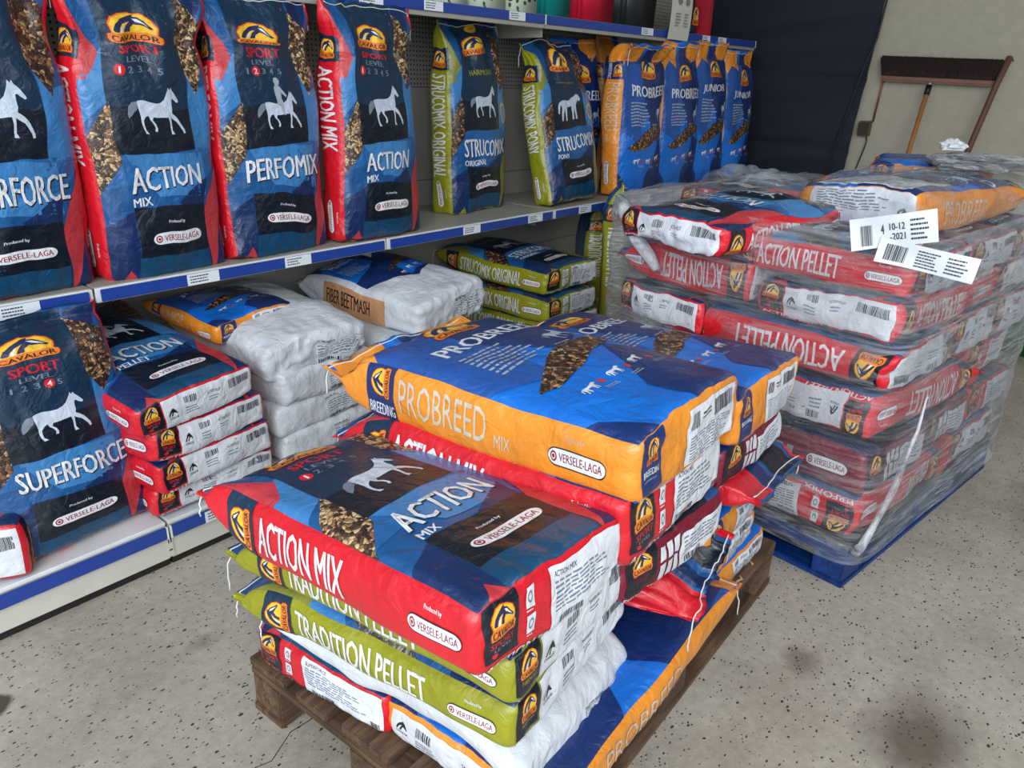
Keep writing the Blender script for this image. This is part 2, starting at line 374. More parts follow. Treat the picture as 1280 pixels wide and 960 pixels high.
    # patch index grids
    I2 = np.arange(nL+1)[:, None]
    grids = dict(L=I2*ns+np.arange(nG+1)[None], F=I2*ns+(nG+np.arange(nW+1))[None], R=I2*ns+(nG+nW+np.arange(nG+1))[None], B=I2*ns+((2*nG+nW+np.arange(nW+1)) % ns)[None], C=capi)
    groups = (('front_print', 'F'), ('side_print', 'L'), ('side_print', 'R'), ('end_print', 'C'), ('back_print', 'B'))
    for pname, ps in groups:
        AV, AN, AF, AM, names = [], [], [], [], []; off = 0
        for p in ps:
            if p not in show: continue
            gI = grids[p]; nv, nu = gI.shape[0]-1, gI.shape[1]-1
            pm = design.patch_mesh(p, nu, nv)
            if pm is None: continue
            V, PF, MI, nm = pm
            u = np.clip(V[:, 0], 0, nu-1e-9); v = np.clip(V[:, 1], 0, nv-1e-9); iu = u.astype(int); iv = v.astype(int); fu = (u-iu)[:, None]; fv = (v-iv)[:, None]
            A, B_, C_, D_ = gI[iv, iu], gI[iv, iu+1], gI[iv+1, iu], gI[iv+1, iu+1]
            bl = lambda Z_: Z_[A]*(1-fu)*(1-fv)+Z_[B_]*fu*(1-fv)+Z_[C_]*(1-fu)*fv+Z_[D_]*fu*fv
            pos, nr = bl(Q), bl(NR); nr /= np.maximum(np.linalg.norm(nr, axis=1)[:, None], 1e-6)
            AV.append(pos+nr*(.0007+.00019*V[:, 2:3])); AN.append(nr)
            for n_ in nm:
                if n_ not in names: names.append(n_)
            AF += [[t+off for t in f] for f in PF]; AM += [names.index(nm[t]) for t in MI]; off += len(V)
        if AV:
            o = mesh_obj(pname, np.vstack(AV), AF, [M(x) for x in names], root, AM, smooth=True)
            try: o.data.normals_split_custom_set_from_vertices(np.vstack(AN).tolist())
            except Exception: pass
    if twine:
        # chain-stitched cotton twine across the sewn edge with a loose tail
        ring = max(0, nL-max(1, round(.014/L*nL)))
        fr = Q[ring*ns+nG+np.arange(0, nW+1, 2)]; fn = NR[ring*ns+nG+np.arange(0, nW+1, 2)]
        pts = [tuple(p+n_*.0022) for p, n_ in zip(fr, fn)]
        if tw_side < 0: pts = pts[::-1]
        e = Vector(pts[-1]); dirx = Vector((1 if tw_side > 0 else -1, 0, 0)); inv = mat.to_3x3().inverted() if mat is not None else Matrix.Identity(3)
        dv = (inv @ Vector((0, 0, -1))).normalized(); rd = random.Random(sd)
        tl = rd.uniform(.045, .09)
        for t in range(1, 7): pts.append(tuple(e+dirx*(.008*min(t, 3)/2)+dv*(tl*t/6)+Vector((rd.uniform(-.002, .002), rd.uniform(-.002, .002), 0))))
        tube('twine', pts, .0016, TW, root, n=5)
    return root
TW = plain('cotton_twine', (226, 226, 222), .8)

# ------------------------------------------------------------------ print designs
def sport(t1, t2, level, title, gtext, grainm='grain_flakes', pellet=False, rider=False, fam='sport', graze=False):
    g = 'red' if fam == 'sport' else 'olive'; acc = 'rose' if fam == 'sport' else 'khaki'
    D = Design('blue', g, g, 'blue')
    P = D.P
    P('F', [(0, .55), (.17, .62), (.17, .80), (0, .72)], 'lightblue'); P('F', [(.78, .45), (1, .40), (1, .68), (.85, .66), (.78, .72)], 'lightblue')
    P('F', [(0, .33), (.4, .36), (.78, .28), (1, .42), (1, .45), (.78, .46), (0, .46)], 'midblue'); P('F', [(.16, .46), (.84, .44), (.84, .27), (.4, .29)], 'lightblue' if fam == 'sport' else 'midblue')
    P('F', [(0, .0), (0, .20), (.22, .26), (.22, .0)], 'deep'); P('F', [(.55, .26), (.86, .34), (.8, .22), (.6, .24)], 'deep')
    P('F', [(.8, .22), (1, .36), (1, 0), (.8, 0)], 'deep'); P('F', [(.81, .22), (1, .42), (1, .24), (.86, .0), (.84, .0)], acc, 2)
    P('F', [(0, .93), (.14, .78), (.06, .70), (0, .70)], acc); P('F', [(.60, .97), (.72, .97), (.66, .88)], acc)
    P('F', [(.76, 1), (1, 1), (.84, .86), (.76, .9)], 'deep')
    P('F', [(.19, 0), (.82, 0), (.81, .245), (.20, .265)], 'teal', 2); P('F', [(.20, .09), (.82, .09), (.81, .245), (.20, .265)], 'black', 3)
    P('F', [(.08, 0), (.20, 0), (.14, .05)], acc, 3)
    P('F', [(.15, .44), (.79, .455), (.74, 1), (.17, 1)], 'navy', 2); P('F', [(.15, .44), (.79, .455), (.78, .60), (.155, .60)], 'black', 3)
    P('F', [(0, .31), (.17, .42), (.165, .62), (0, .50)], grainm, 3); P('F', [(.76, .73), (.86, .64), (.98, .78), (.97, .90), (.745, .96)], grainm, 3)
    D.add('F', horse(rider, graze=graze), .25, .50, .73, .715 if rider else .68, 4)
    D.add('F', badge(), .20, .840, .64, .930, 4)
    if fam == 'sport':
        D.add('F', [(T('SPORT', .03), 'red', 0)], .27, .785, .60, .822, 4); D.add('F', [(T('LEVEL'), 'grey', 0)], .32, .757, .53, .776, 4)
        for i in range(5):
            x = .25+i*.075
            dw = .014 if i == 0 else .035
            if i+1 == level: D.add('F', [(ell(), 'red', 0)], x-.02, .714, x+.055, .752, 4); D.add('F', [(T(str(i+1), .03), 'white', 0)], x+.017-dw/2, .722, x+.017+dw/2, .744, 5)
            else: D.add('F', [(T(str(i+1)), 'grey', 0)], x+.017-dw/2, .722, x+.017+dw/2, .744, 4)
    else:
        D.add('F', [(T('HARMONY', .02), 'olive', 0)], .28, .735, .66, .765, 4)
        D.add('F', [(ell(), 'yellow', 0), (ell(rx=.42, ry=.42), 'badge', 1), (ell(rx=.38, ry=.38), 'yellow', 2)]+sub([(T('NEW'), 'crimson', 3)], .25, .35, .75, .62), .38, .945, .58, .985, 4)
        D.add('F', [(poly([(.5, 1), (.95, .8), (1, .45), (.6, 0), (.4, 0), (0, .45), (.05, .8)]), 'yellow', 0), (poly(shrink([(.5, 1), (.95, .8), (1, .45), (.6, 0), (.4, 0), (0, .45), (.05, .8)], .84)), 'grey', 1)]+sub(horse(m='lightgrey'), .25, .25, .75, .8), .82, .49, .95, .60, 4)
    tx = title or t1; w_ = .60 if len(tx) <= 6 else .74
    x0 = .20 if w_ < .7 else .16
    D.add('F', [(T(tx, .035), 'ink', 0), ], x0+.006, .310, x0+w_+.006, .397, 4); D.add('F', [(T(tx, .035), 'white', 0)], x0, .315, x0+w_, .402, 5)
    if t2: D.add('F', [(T(t2, .03), 'white', 0)], x0, .268, x0+(.13*len(t2)/3), .298, 5)
    D.add('F', pill(), .29, .13, .75, .175, 4); D.add('F', [(T('Produced by'), 'white', 0)], .43, .197, .58, .210, 4)
    n = len(gtext); gl = min(.54, .034*n if fam == 'sport' else .030*n)
    D.P('L', [(.0, .765), (1, .765), (1, .865), (0, .865)], 'navy'); D.add('L', badge(), .16, .775, .84, .855, 2)
    D.add('L', [(T(gtext, .035), 'white', 0)], .22, .745-gl, .80, .745, 2, 'L'); D.add('L', pill(), .34, .04, .60, .19, 1, 'L'); D.add('L', [(T('Produced by'), 'white', 0)], .70, .09, .78, .14, 2, 'L')
    D.P('R', [(.02, .03), (.98, .03), (.98, .13), (.02, .13)], 'black'); D.add('R', badge(), .2, .04, .9, .12, 2, 'R')
    D.add('R', [(T(gtext, .035), 'white', 0)], .22, .16, .80, .16+gl, 2, 'R'); D.add('R', pill(), .36, .74, .62, .92, 1, 'R')
    lw = .19 if not pellet else .15
    D.P('C', [(.03, .20), (.03+lw, .20), (.03+lw, .98), (.03, .98)], 'black'); D.add('C', badge(), .05, .50, .01+lw, .93, 2)
    D.add('C', [(T('SPORT' if fam == 'sport' else 'HARMONY', .02), g, 0)], .06, .38, 0+lw, .47, 2)
    if fam == 'sport':
        D.add('C', [(T('LEVEL'), 'grey', 0)], .08, .32, -.02+lw, .36, 2); D.add('C', [(ell(), 'red', 0)], .065, .24, .095, .31, 2)
    D.add('C', [(T(gtext, .03), 'white', 0)], .03, .02, .03+min(.5, .046*n), .15, 2)
    if pellet:
        D.P('C', [(.19, .10), (.97, .10), (.97, .93), (.19, .93)], 'paper'); D.add('C', mono(), .21, .3, .30, .72, 2); D.add('C', barcode(11), .36, .66, .46, .82, 2)
        D.add('C', barcode(26, 5), .74, .60, .94, .82, 2); D.add('C', lines(3, 'grey', 8), .36, .34, .48, .58, 2); D.add('C', [(T(gtext), 'ink', 0)], .54, .68, .66, .75, 2); D.add('C', lines(2, 'grey', 9), .55, .48, .65, .62, 2)
    else:
        ic = [(.27, .62), (.27, .28)] if fam == 'sport' else [(.26, .62), (.26, .28), (.32, .62), (.32, .28)]
        for (ix, iy) in ic:
            D.add('C', [(RECT, 'paper', 0)]+sub([(ell(), 'grey', 1), (ell(rx=.3, ry=.3), 'paper', 2)], .2, .2, .8, .8), ix, iy, ix+.05, iy+.25, 1); D.add('C', lines(1, 'paper', 3), ix, iy-.05, ix+.05, iy-.01, 1)
        D.P('C', [(.42, .12), (.98, .12), (.98, .92), (.42, .92)], 'paper'); D.add('C', [(T(t1+(' '+t2 if t2 else '')), 'ink', 0)], .45, .79, .60, .86, 2)
        D.add('C', lines(7, 'grey', 4), .45, .34, .88, .76, 2); D.add('C', barcode(20, 3), .47, .15, .65, .25, 2); D.add('C', barcode(10, 6), .9, .15, .96, .28, 2)
    return D
def probreed(tx, gtext, big=False, bare=False):
    b1, b2, b3 = ('pbblue', 'pbnavy', 'pbmid')
    D = Design(b1, 'orange', 'orange', 'pbblue'); P = D.P
    P('F', [(0, .50), (0, .82), (.45, .97), (1, 1), (1, .78), (.55, .55), (.25, .40)], b3); P('F', [(.42, .98), (.9, .98), (1, .78), (1, .52), (.62, .40), (.40, .64)], b2, 2)
    P('F', [(0, .62), (0, .42), (.30, .30), (.42, .62), (.3, .70)], b3, 2); P('F', [(.5, .0), (1, .0), (1, .30), (.8, .36), (.45, .12)], b2, 2); P('F', [(0, .0), (.18, 0), (.05, .12), (0, .14)], b2, 2)
    P('F', [(0, .80), (.12, .87), (.30, .83), (.36, 1), (0, 1)], 'orange', 3); P('F', [(.62, .93), (.80, .86), (1, .92), (1, 1), (.66, 1)], 'orange', 3)
    nF = len(D.items)
    D.add('F', badge(), .34, .735, .70, .85, 4)
    D.add('F', [(T(tx, .03), 'white', 0)], .16, .625, .16+.105*len(tx), .69, 4)
    D.add('F', lines(8, 'lightgrey', 12), .16, .435, .58, .595, 3)
    D.add('F', horse(), .70, .46, .93, .58, 4); D.add('F', lines(4, 'lightgrey', 14), .62, .40, .80, .46, 3)
    P('F', [(.10, .30), (.28, .36), (.46, .415), (.66, .445), (.88, .44), (.99, .40), (.84, .365), (.66, .345), (.42, .30), (.2, .275)], 'grain_nuts', 4)
    for i in range(3):
        D.add('F', horse(graze=True, m='white'), .20+i*.22, .195+.01*i, .32+i*.22, .235+.01*i, 3)
        D.add('F', [(ell(), 'rose', 0)], .335+i*.22, .205, .375+i*.22, .228, 3)
        D.add('F', lines(2, 'lightgrey', 20+i), .30+i*.22, .175, .40+i*.22, .190, 3)
    if bare:
        D.items = D.items[:nF]
        D.P('C', [(.05, .10), (.97, .10), (.97, .86), (.05, .86)], 'paper'); D.add('C', mono(), .07, .3, .15, .7, 2); D.add('C', barcode(12), .2, .5, .3, .74, 2); D.add('C', lines(3, 'grey', 61), .2, .2, .34, .42, 2); D.add('C', lines(2, 'ink', 62), .5, .5, .66, .66, 2); D.add('C', barcode(18, 4), .8, .4, .94, .7, 2)
        D.items = [i for i in D.items]
    D.P('L', [(0, .725), (1, .725), (1, .825), (0, .825)], 'pbnavy'); D.add('L', badge(), .46, .74, .96, .81, 2, 'n'); D.add('L', [(T('BREEDING'), 'white', 0)], .16, .73, .36, .82, 2, 'L')
    D.add('L', [(T(gtext, .012), 'silver', 0)], .30, .41, .84, .705, 2, 'L'); D.add('L', [(T('MIX', .0), 'silver', 0)], .28, .335, .50, .385, 2, 'L')
    D.add('L', pill(), .30, .07, .60, .225, 1, 'L'); D.add('L', [(T('Produced by'), 'silver', 0)], .72, .13, .80, .18, 2, 'L')
    D.add('R', [(T(gtext, .012), 'silver', 0)], .28, .20, .82, .57, 2, 'R')
    if big:
        D.P('C', [(.11, .12), (.99, .12), (.99, .97), (.11, .97)], 'paper'); D.add('C', lines(7, 'grey', 51), .16, .48, .80, .92, 2); D.add('C', barcode(20, 5), .15, .16, .40, .34, 2); D.add('C', mono(), .84, .30, .95, .66, 2); D.add('C', lines(1, 'ink', 52), .15, .37, .42, .42, 2)
        D.P('F', [(.10, .02), (.92, .02), (.92, .34), (.10, .34)], 'paper', 5); D.add('F', lines(14, 'lightgrey', 53), .14, .04, .88, .32, 6)
        return D
    if bare: return D
    D.P('C', [(.04, .14), (.2, .14), (.2, .98), (.04, .98)], 'pbnavy'); D.add('C', badge(), .065, .56, .175, .92, 2); D.add('C', [(T('BREEDING', .02), 'white', 0)], .055, .38, .185, .48, 2); D.add('C', lines(1, 'grey', 3), .06, .30, .18, .36, 2)
    D.add('C', [(T(tx+(' '+'MIX')), 'silver', 0)], .03, .02, .30, .12, 2)
    D.P('C', [(.40, .14), (.92, .14), (.92, .90), (.40, .90)], 'paper'); D.add('C', barcode(10), .43, .66, .50, .84, 2); D.add('C', barcode(24, 7), .66, .64, .88, .84, 2); D.add('C', lines(9, 'grey', 21), .43, .18, .89, .58, 2); D.add('C', lines(2, 'ink', 22), .53, .72, .63, .82, 2)
    return D
def whitebag(beet=False):
    D = Design('sackwhite', 'sackwhite', 'sackwhite', 'sackwhite')
    if beet:
        P = D.P
        P('F', [(.04, .97), (.96, .97), (.96, .42), (.55, .30), (.04, .42)], 'pbnavy'); P('F', [(.04, .80), (.4, .90), (.55, .62), (.04, .50)], 'pbblue', 2); P('F', [(.6, .97), (.96, .97), (.96, .70), (.62, .62)], 'pbmid', 2)
        P('F', [(.5, .34), (.92, .42), (.9, .52), (.55, .48)], 'pbblue', 2)
        D.add('F', [(T('FIBER', .03), 'white', 0)], .12, .80, .42, .85, 3); D.add('F', [(T('MASH', .03), 'white', 0)], .12, .74, .42, .79, 3)
        D.add('F', lines(6, 'lightgrey', 30), .10, .58, .42, .70, 3); P('F', [(.38, .44), (.6, .50), (.82, .60), (.9, .66), (.86, .58), (.66, .47)], 'grain_nuts', 3)
        for i in range(3): D.add('F', horse(graze=True, m='white'), .44+i*.15, .36+.03*i, .52+i*.15, .40+.03*i, 3)
        D.P('L', [(.1, .25), (.9, .25), (.9, .75), (.1, .75)], 'kraft'); D.add('L', [(T('FIBER BEETMASH', .02), 'ink', 0)], .35, .36, .75, .72, 2, 'L')
    else:
        D.P('F', [(.03, .80), (.97, .80), (.97, .99), (.03, .99)], 'paper'); D.add('F', lines(4, 'lightgrey', 31), .10, .84, .85, .96, 2)
    D.add('C', [(T('STRUCOMIX SENSITIVE' if not beet else 'FIBER BEETMASH'), 'ink', 0)], .50, .74, .66, .80, 1)
    D.P('C', [(.495, .26), (.97, .26), (.97, .71), (.495, .71)], 'grey', 0); D.P('C', [(.497, .27), (.968, .27), (.968, .70), (.497, .70)], 'sackwhite', 1)
    D.add('C', lines(5, 'grey', 33), .51, .30, .95, .67, 2); D.add('C', barcode(16, 9), .51, .10, .70, .22, 1); D.add('C', barcode(7, 9), .90, .12, .96, .24, 1)
    return D
def fiber():
    D = Design('blue', 'maroon', 'maroon', 'blue'); P = D.P
    P('F', [(0, .0), (.22, 0), (.22, .3), (0, .3)], 'deep'); P('F', [(.22, .0), (.8, 0), (.8, .26), (.22, .26)], 'black', 2); P('F', [(.2, .45), (.78, .45), (.78, 1), (.2, 1)], 'navy', 2)
    P('F', [(0, .31), (.17, .42), (.17, .62), (0, .5)], 'grain_chaff', 3); D.add('F', [(T('FIBERFORCE', .03), 'white', 0)], .16, .32, .9, .39, 3); D.add('F', pill(), .3, .13, .75, .175, 4); D.add('F', horse(), .28, .5, .7, .68, 4)
    for s_, md in (('L', 'L'), ('R', 'R')):
        D.add(s_, [(T('FIBERFORCE', .03), 'white', 0)], .22, .42 if s_ == 'L' else .16, .8, .80 if s_ == 'L' else .54, 2, md)
        D.add(s_, pill(), .36, .07 if s_ == 'L' else .74, .64, .25 if s_ == 'L' else .92, 1, md)
        for i in range(3): D.add(s_, [(RECT, 'lightgrey', 0)], .3, .32+i*.05 if s_ == 'L' else .6+i*.05, .6, .35+i*.05 if s_ == 'L' else .63+i*.05, 1)
    D.P('C', [(.03, .16), (.26, .16), (.26, .97), (.03, .97)], 'black'); D.add('C', badge(), .07, .48, .22, .90, 2); D.add('C', [(T('SPORT', .02), 'maroon', 0)], .09, .34, .2, .43, 2)
    D.add('C', [(T('FIBERFORCE', .03), 'white', 0)], .03, .02, .35, .13, 2)
    D.P('C', [(.50, .10), (.98, .10), (.98, .75), (.50, .75)], 'paper'); D.add('C', lines(5, 'grey', 41), .54, .3, .94, .68, 2); D.add('C', barcode(14, 11), .56, .14, .72, .25, 2)
    for ix in (.29, .36, .43):
        for iy in (.52, .16): D.add('C', [(RECT, 'paper', 0)], ix, iy, ix+.05, iy+.3, 1)
    return D
AM = sport('ACTION', 'MIX', 1, 'ACTION', 'ACTION MIX')
PM = sport('PERFOMIX', '', 2, 'PERFOMIX', 'PERFOMIX', rider=True)
SF = sport('SUPERFORCE', '', 4, 'SUPERFORCE', 'SUPERFORCE', 'grain_nuts')
AP = sport('ACTION', 'PELLET', 1, 'ACTION', 'ACTION PELLET', 'grain_pellets', pellet=True, rider=True)
TP = sport('TRADITION', 'PELLET', 0, 'TRADITION', 'TRADITION PELLET', 'grain_chaff', pellet=True, fam='harmony')
TM = sport('TRADITION', 'MIX', 0, 'TRADITION', 'TRADITION MIX', 'grain_nuts', fam='harmony')
SO = sport('STRUCOMIX', 'ORIGINAL', 0, 'STRUCOMIX', 'STRUCOMIX ORIGINAL', 'grain_nuts', fam='harmony')
SP = sport('STRUCOMIX', 'PONY', 0, 'STRUCOMIX', 'STRUCOMIX PONY', 'grain_nuts', fam='harmony', graze=True)
PB = probreed('PROBREED', 'PROBREED'); PBB = probreed('PROBREED', 'PROBREED', bare=True); PBL = probreed('PROBREED', 'PROBREED', big=True); JU = probreed('JUNIOR', 'JUNIOR'); WB = whitebag(); BM = whitebag(True); FF = fiber()
RD = Design('blue', 'red', 'red', 'blue')
RD.P('F', [(.70, 1), (.62, .80), (.66, .5), (1, .5), (1, 1)], 'red', 3); RD.P('F', [(.52, 1), (.50, .5), (.62, .5), (.66, 1)], 'deep', 2); RD.P('F', [(.12, 1), (.16, .4), (.46, .4), (.44, 1)], 'black', 2); RD.P('F', [(0, .90), (.07, .93), (.07, 1), (0, 1)], 'red', 3)
RD.P('F', [(.46, .9), (.52, .9), (.56, .72), (.48, .72)], 'rose', 2)
# ================================================================== the setting
def floor_mat():
    m, nt, N, L, b = nodes('worn_concrete'); tc = N.new('ShaderNodeTexCoord'); ob = tc.outputs['Object']
    n1 = tex(N, L, 'Noise', 1.6, ob, Detail=8.0, Roughness=.6); n2 = tex(N, L, 'Noise', 38, ob, Detail=8.0, Roughness=.7)
    base = ramp(N, L, n1.outputs['Fac'], [(.25, lin((150, 142, 129))), (.5, lin((182, 174, 161))), (.78, lin((204, 197, 184)))])
    fine = ramp(N, L, n2.outputs['Fac'], [(.3, (.70, .69, .67, 1)), (.7, (1.1, 1.1, 1.1, 1))])
    mu = N.new('ShaderNodeMixRGB'); mu.blend_type = 'MULTIPLY'; mu.inputs[0].default_value = .75; L.new(base.outputs[0], mu.inputs[1]); L.new(fine.outputs[0], mu.inputs[2])
    # dark pits and aggregate
    mp = N.new('ShaderNodeMapping'); mp.inputs['Scale'].default_value = (1, 1.6, 1); mp.inputs['Rotation'].default_value = (0, 0, .7); L.new(ob, mp.inputs[0])
    wn = tex(N, L, 'Noise', 60, ob, Detail=2.0); mx = N.new('ShaderNodeMixRGB'); mx.inputs[0].default_value = .012; L.new(mp.outputs[0], mx.inputs[1]); L.new(wn.outputs['Color'], mx.inputs[2])
    v = tex(N, L, 'Voronoi', 84, mx.outputs[0], Randomness=1.0); sp = N.new('ShaderNodeSeparateColor'); L.new(v.outputs['Color'], sp.inputs[0])
    th = N.new('ShaderNodeMath'); th.operation = 'MULTIPLY'; L.new(sp.outputs[0], th.inputs[0]); L.new(sp.outputs[1], th.inputs[1])
    t2 = N.new('ShaderNodeMath'); t2.operation = 'MULTIPLY'; L.new(th.outputs[0], t2.inputs[0]); t2.inputs[1].default_value = .50
    ls = N.new('ShaderNodeMath'); ls.operation = 'SUBTRACT'; L.new(t2.outputs[0], ls.inputs[0]); L.new(v.outputs['Distance'], ls.inputs[1])
    pit = ramp(N, L, ls.outputs[0], [(.0, (0, 0, 0, 1)), (.06, (1, 1, 1, 1))])
    md = N.new('ShaderNodeMixRGB'); L.new(pit.outputs[0], md.inputs[0]); L.new(mu.outputs[0], md.inputs[1]); md.inputs[2].default_value = lin((66, 58, 50))
    v3 = tex(N, L, 'Voronoi', 70, ob); p3 = ramp(N, L, v3.outputs['Distance'], [(.05, (1, 1, 1, 1)), (.14, (0, 0, 0, 1))]); s3 = N.new('ShaderNodeSeparateColor'); L.new(v3.outputs['Color'], s3.inputs[0])
    g3 = N.new('ShaderNodeMath'); g3.operation = 'GREATER_THAN'; L.new(s3.outputs[2], g3.inputs[0]); g3.inputs[1].default_value = .72
    m3 = N.new('ShaderNodeMath'); m3.operation = 'MULTIPLY'; L.new(p3.outputs[0], m3.inputs[0]); L.new(g3.outputs[0], m3.inputs[1])
    ml = N.new('ShaderNodeMixRGB'); L.new(m3.outputs[0], ml.inputs[0]); L.new(md.outputs[0], ml.inputs[1]); ml.inputs[2].default_value = lin((196, 190, 178))
    cur = ml.outputs[0]
    # oil and damp stains, each with an outline of its own
    for (x, y, rx, ry, col, k) in ((.20, 1.70, .085, .05, (58, 42, 30), .9), (1.55, .12, .17, .11, (74, 62, 48), .75), (1.62, .40, .06, .05, (92, 80, 66), .6), (.93, 1.50, .17, .08, (96, 88, 78), .5), (2.3, -.1, .25, .1, (92, 82, 70), .5), (2.9, -.05, .4, .22, (88, 78, 66), .55), (.66, 1.55, .05, .03, (96, 90, 80), .4)):
        s = N.new('ShaderNodeVectorMath'); s.operation = 'SUBTRACT'; L.new(ob, s.inputs[0]); s.inputs[1].default_value = (x, y, 0)
        d = N.new('ShaderNodeVectorMath'); d.operation = 'DIVIDE'; L.new(s.outputs[0], d.inputs[0]); d.inputs[1].default_value = (rx, ry, 1)
        ln = N.new('ShaderNodeVectorMath'); ln.operation = 'LENGTH'; L.new(d.outputs[0], ln.inputs[0])
        nn = tex(N, L, 'Noise', 9, ob, Detail=6.0); ad = N.new('ShaderNodeMath'); ad.operation = 'ADD'; L.new(ln.outputs['Value'], ad.inputs[0]); L.new(nn.outputs['Fac'], ad.inputs[1])
        r = ramp(N, L, ad.outputs[0], [(.0, (k, k, k, 1)), (.9, (k, k, k, 1)), (1.0, (0, 0, 0, 1))]) if col[0] < 60 else ramp(N, L, ad.outputs[0], [(.5, (k, k, k, 1)), (1.0, (0, 0, 0, 1))])
        # widen the range by halving the distance
        hf = N.new('ShaderNodeMath'); hf.operation = 'MULTIPLY'; hf.inputs[1].default_value = .6; L.new(ad.outputs[0], hf.inputs[0]); L.new(hf.outputs[0], r.inputs[0])
        mz = N.new('ShaderNodeMixRGB'); mz.blend_type = 'MIX'; L.new(r.outputs[0], mz.inputs[0]); L.new(cur, mz.inputs[1]); mz.inputs[2].default_value = lin(col); cur = mz.outputs[0]
    L.new(cur, b.inputs['Base Color']); b.inputs['Roughness'].default_value = .62
    bp = N.new('ShaderNodeBump'); bp.inputs['Strength'].default_value = .6; bp.inputs['Distance'].default_value = .004; bp.invert = True
    L.new(pit.outputs[0], bp.inputs['Height']); b2 = N.new('ShaderNodeBump'); b2.inputs['Strength'].default_value = .35; b2.inputs['Distance'].default_value = .006
    L.new(n2.outputs['Fac'], b2.inputs['Height']); L.new(bp.outputs[0], b2.inputs['Normal']); L.new(b2.outputs[0], b.inputs['Normal'])
    return m
mf = floor_mat()
# the floor slab carries an open crack: two slabs edge to edge along an irregular line
rd = random.Random(3); crack = [(-3.5, .35)]
x = -3.5
while x < .80:
    x += rd.uniform(.03, .09); crack.append((x, .35+(x+3.5)*.19+rd.uniform(-.012, .012)))
crack += [(.86, 1.215), (.92, 1.23)]
V = []; F = []
def slab(pts, z=0):
    i0 = len(V); V.extend([(a, b, z) for a, b in pts]); F.append(tuple(range(i0, len(V))))
xs = [p[0] for p in crack]
for i in range(len(crack)-1):
    (xa, ya), (xb, yb) = crack[i], crack[i+1]; ga = .0012 if i < len(crack)-3 else .0006; gb = ga if i < len(crack)-2 else 0
    slab([(xa, -4), (xb, -4), (xb, yb-gb), (xa, ya-ga)]); slab([(xa, ya+ga), (xb, yb+gb), (xb, 2.9), (xa, 2.9)])
slab([(.92, -4), (5.3, -4), (5.3, 2.9), (.92, 2.9)])
struct(mesh_obj('floor', V, F, mf))
struct(box_obj('subfloor', (-3.5, -4, -.09, 5.3, 2.9, -.008), plain('dark_mortar', (30, 27, 24), .95)))

mwall = plain('painted_render', (178, 172, 154), .75, bump=.25, bscale=60, var=.04)
struct(box_obj('wall_right', (5.22, -4, 0, 5.4, 2.9, 3.4), mwall, bev=0))
struct(box_obj('wall_back', (-3.5, 2.72, 0, 5.4, 2.9, 3.4), plain('dim_render', (120, 116, 108), .8, bump=.2), bev=0))
struct(box_obj('sky_block_wall', (1.6, -4.1, 0, 5.4, -4, 3.4), plain('dim_render', (120, 116, 108), .8, bump=.2), bev=0))  # unseen wall added to block sky light and darken the right side
struct(box_obj('ceiling', (-.6, -4, 3.4, 5.4, 2.9, 3.5), plain('ceiling_board', (176, 184, 192), .8), bev=0))

# ------------------------------------------------------------------ gondola shelving
mw = plain('cream_enamel', (206, 203, 192), .35, bump=.02, var=.03); mg = plain('grey_enamel', (164, 162, 152), .42, var=.03); mr = plain('blue_rail', (38, 68, 152), .28, var=.03)
mk = plain('kick_black', (24, 24, 26), .5); mlip = plain('white_enamel', (226, 228, 228), .3)
def perf_mat():
    m, nt, N, L, b = nodes('perforated_enamel'); tc = N.new('ShaderNodeTexCoord'); sp = N.new('ShaderNodeSeparateXYZ'); L.new(tc.outputs['Object'], sp.inputs[0]); o = []
    for i in (0, 2):
        a = N.new('ShaderNodeMath'); a.operation = 'MULTIPLY'; a.inputs[1].default_value = 1/.0185; L.new(sp.outputs[i], a.inputs[0])
        f = N.new('ShaderNodeMath'); f.operation = 'FRACT'; L.new(a.outputs[0], f.inputs[0]); s = N.new('ShaderNodeMath'); s.operation = 'SUBTRACT'; s.inputs[1].default_value = .5; L.new(f.outputs[0], s.inputs[0])
        q = N.new('ShaderNodeMath'); q.operation = 'POWER'; q.inputs[1].default_value = 2; ab = N.new('ShaderNodeMath'); ab.operation = 'ABSOLUTE'; L.new(s.outputs[0], ab.inputs[0]); L.new(ab.outputs[0], q.inputs[0]); o.append(q)
    d = N.new('ShaderNodeMath'); d.operation = 'ADD'; L.new(o[0].outputs[0], d.inputs[0]); L.new(o[1].outputs[0], d.inputs[1])
    r = ramp(N, L, d.outputs[0], [(.035, lin((44, 42, 40))), (.06, lin((160, 157, 148)))]); L.new(r.outputs[0], b.inputs['Base Color']); b.inputs['Roughness'].default_value = .45; return m
mperf = perf_mat()
JX = [-.25, .774, 1.795, 2.79, 3.846, 4.902]
bl = ['shelving bay at the left edge, holding the lowest left sacks', 'blue-railed shelving bay holding three red-edged sacks and white sacks below', 'shelving bay with the half-empty middle shelf and perforated back panel',
      'shelving bay holding the olive-edged pony sack and first orange-topped sacks', 'last shelving bay beside the dark tarpaulin, holding the furthest orange-topped sacks']
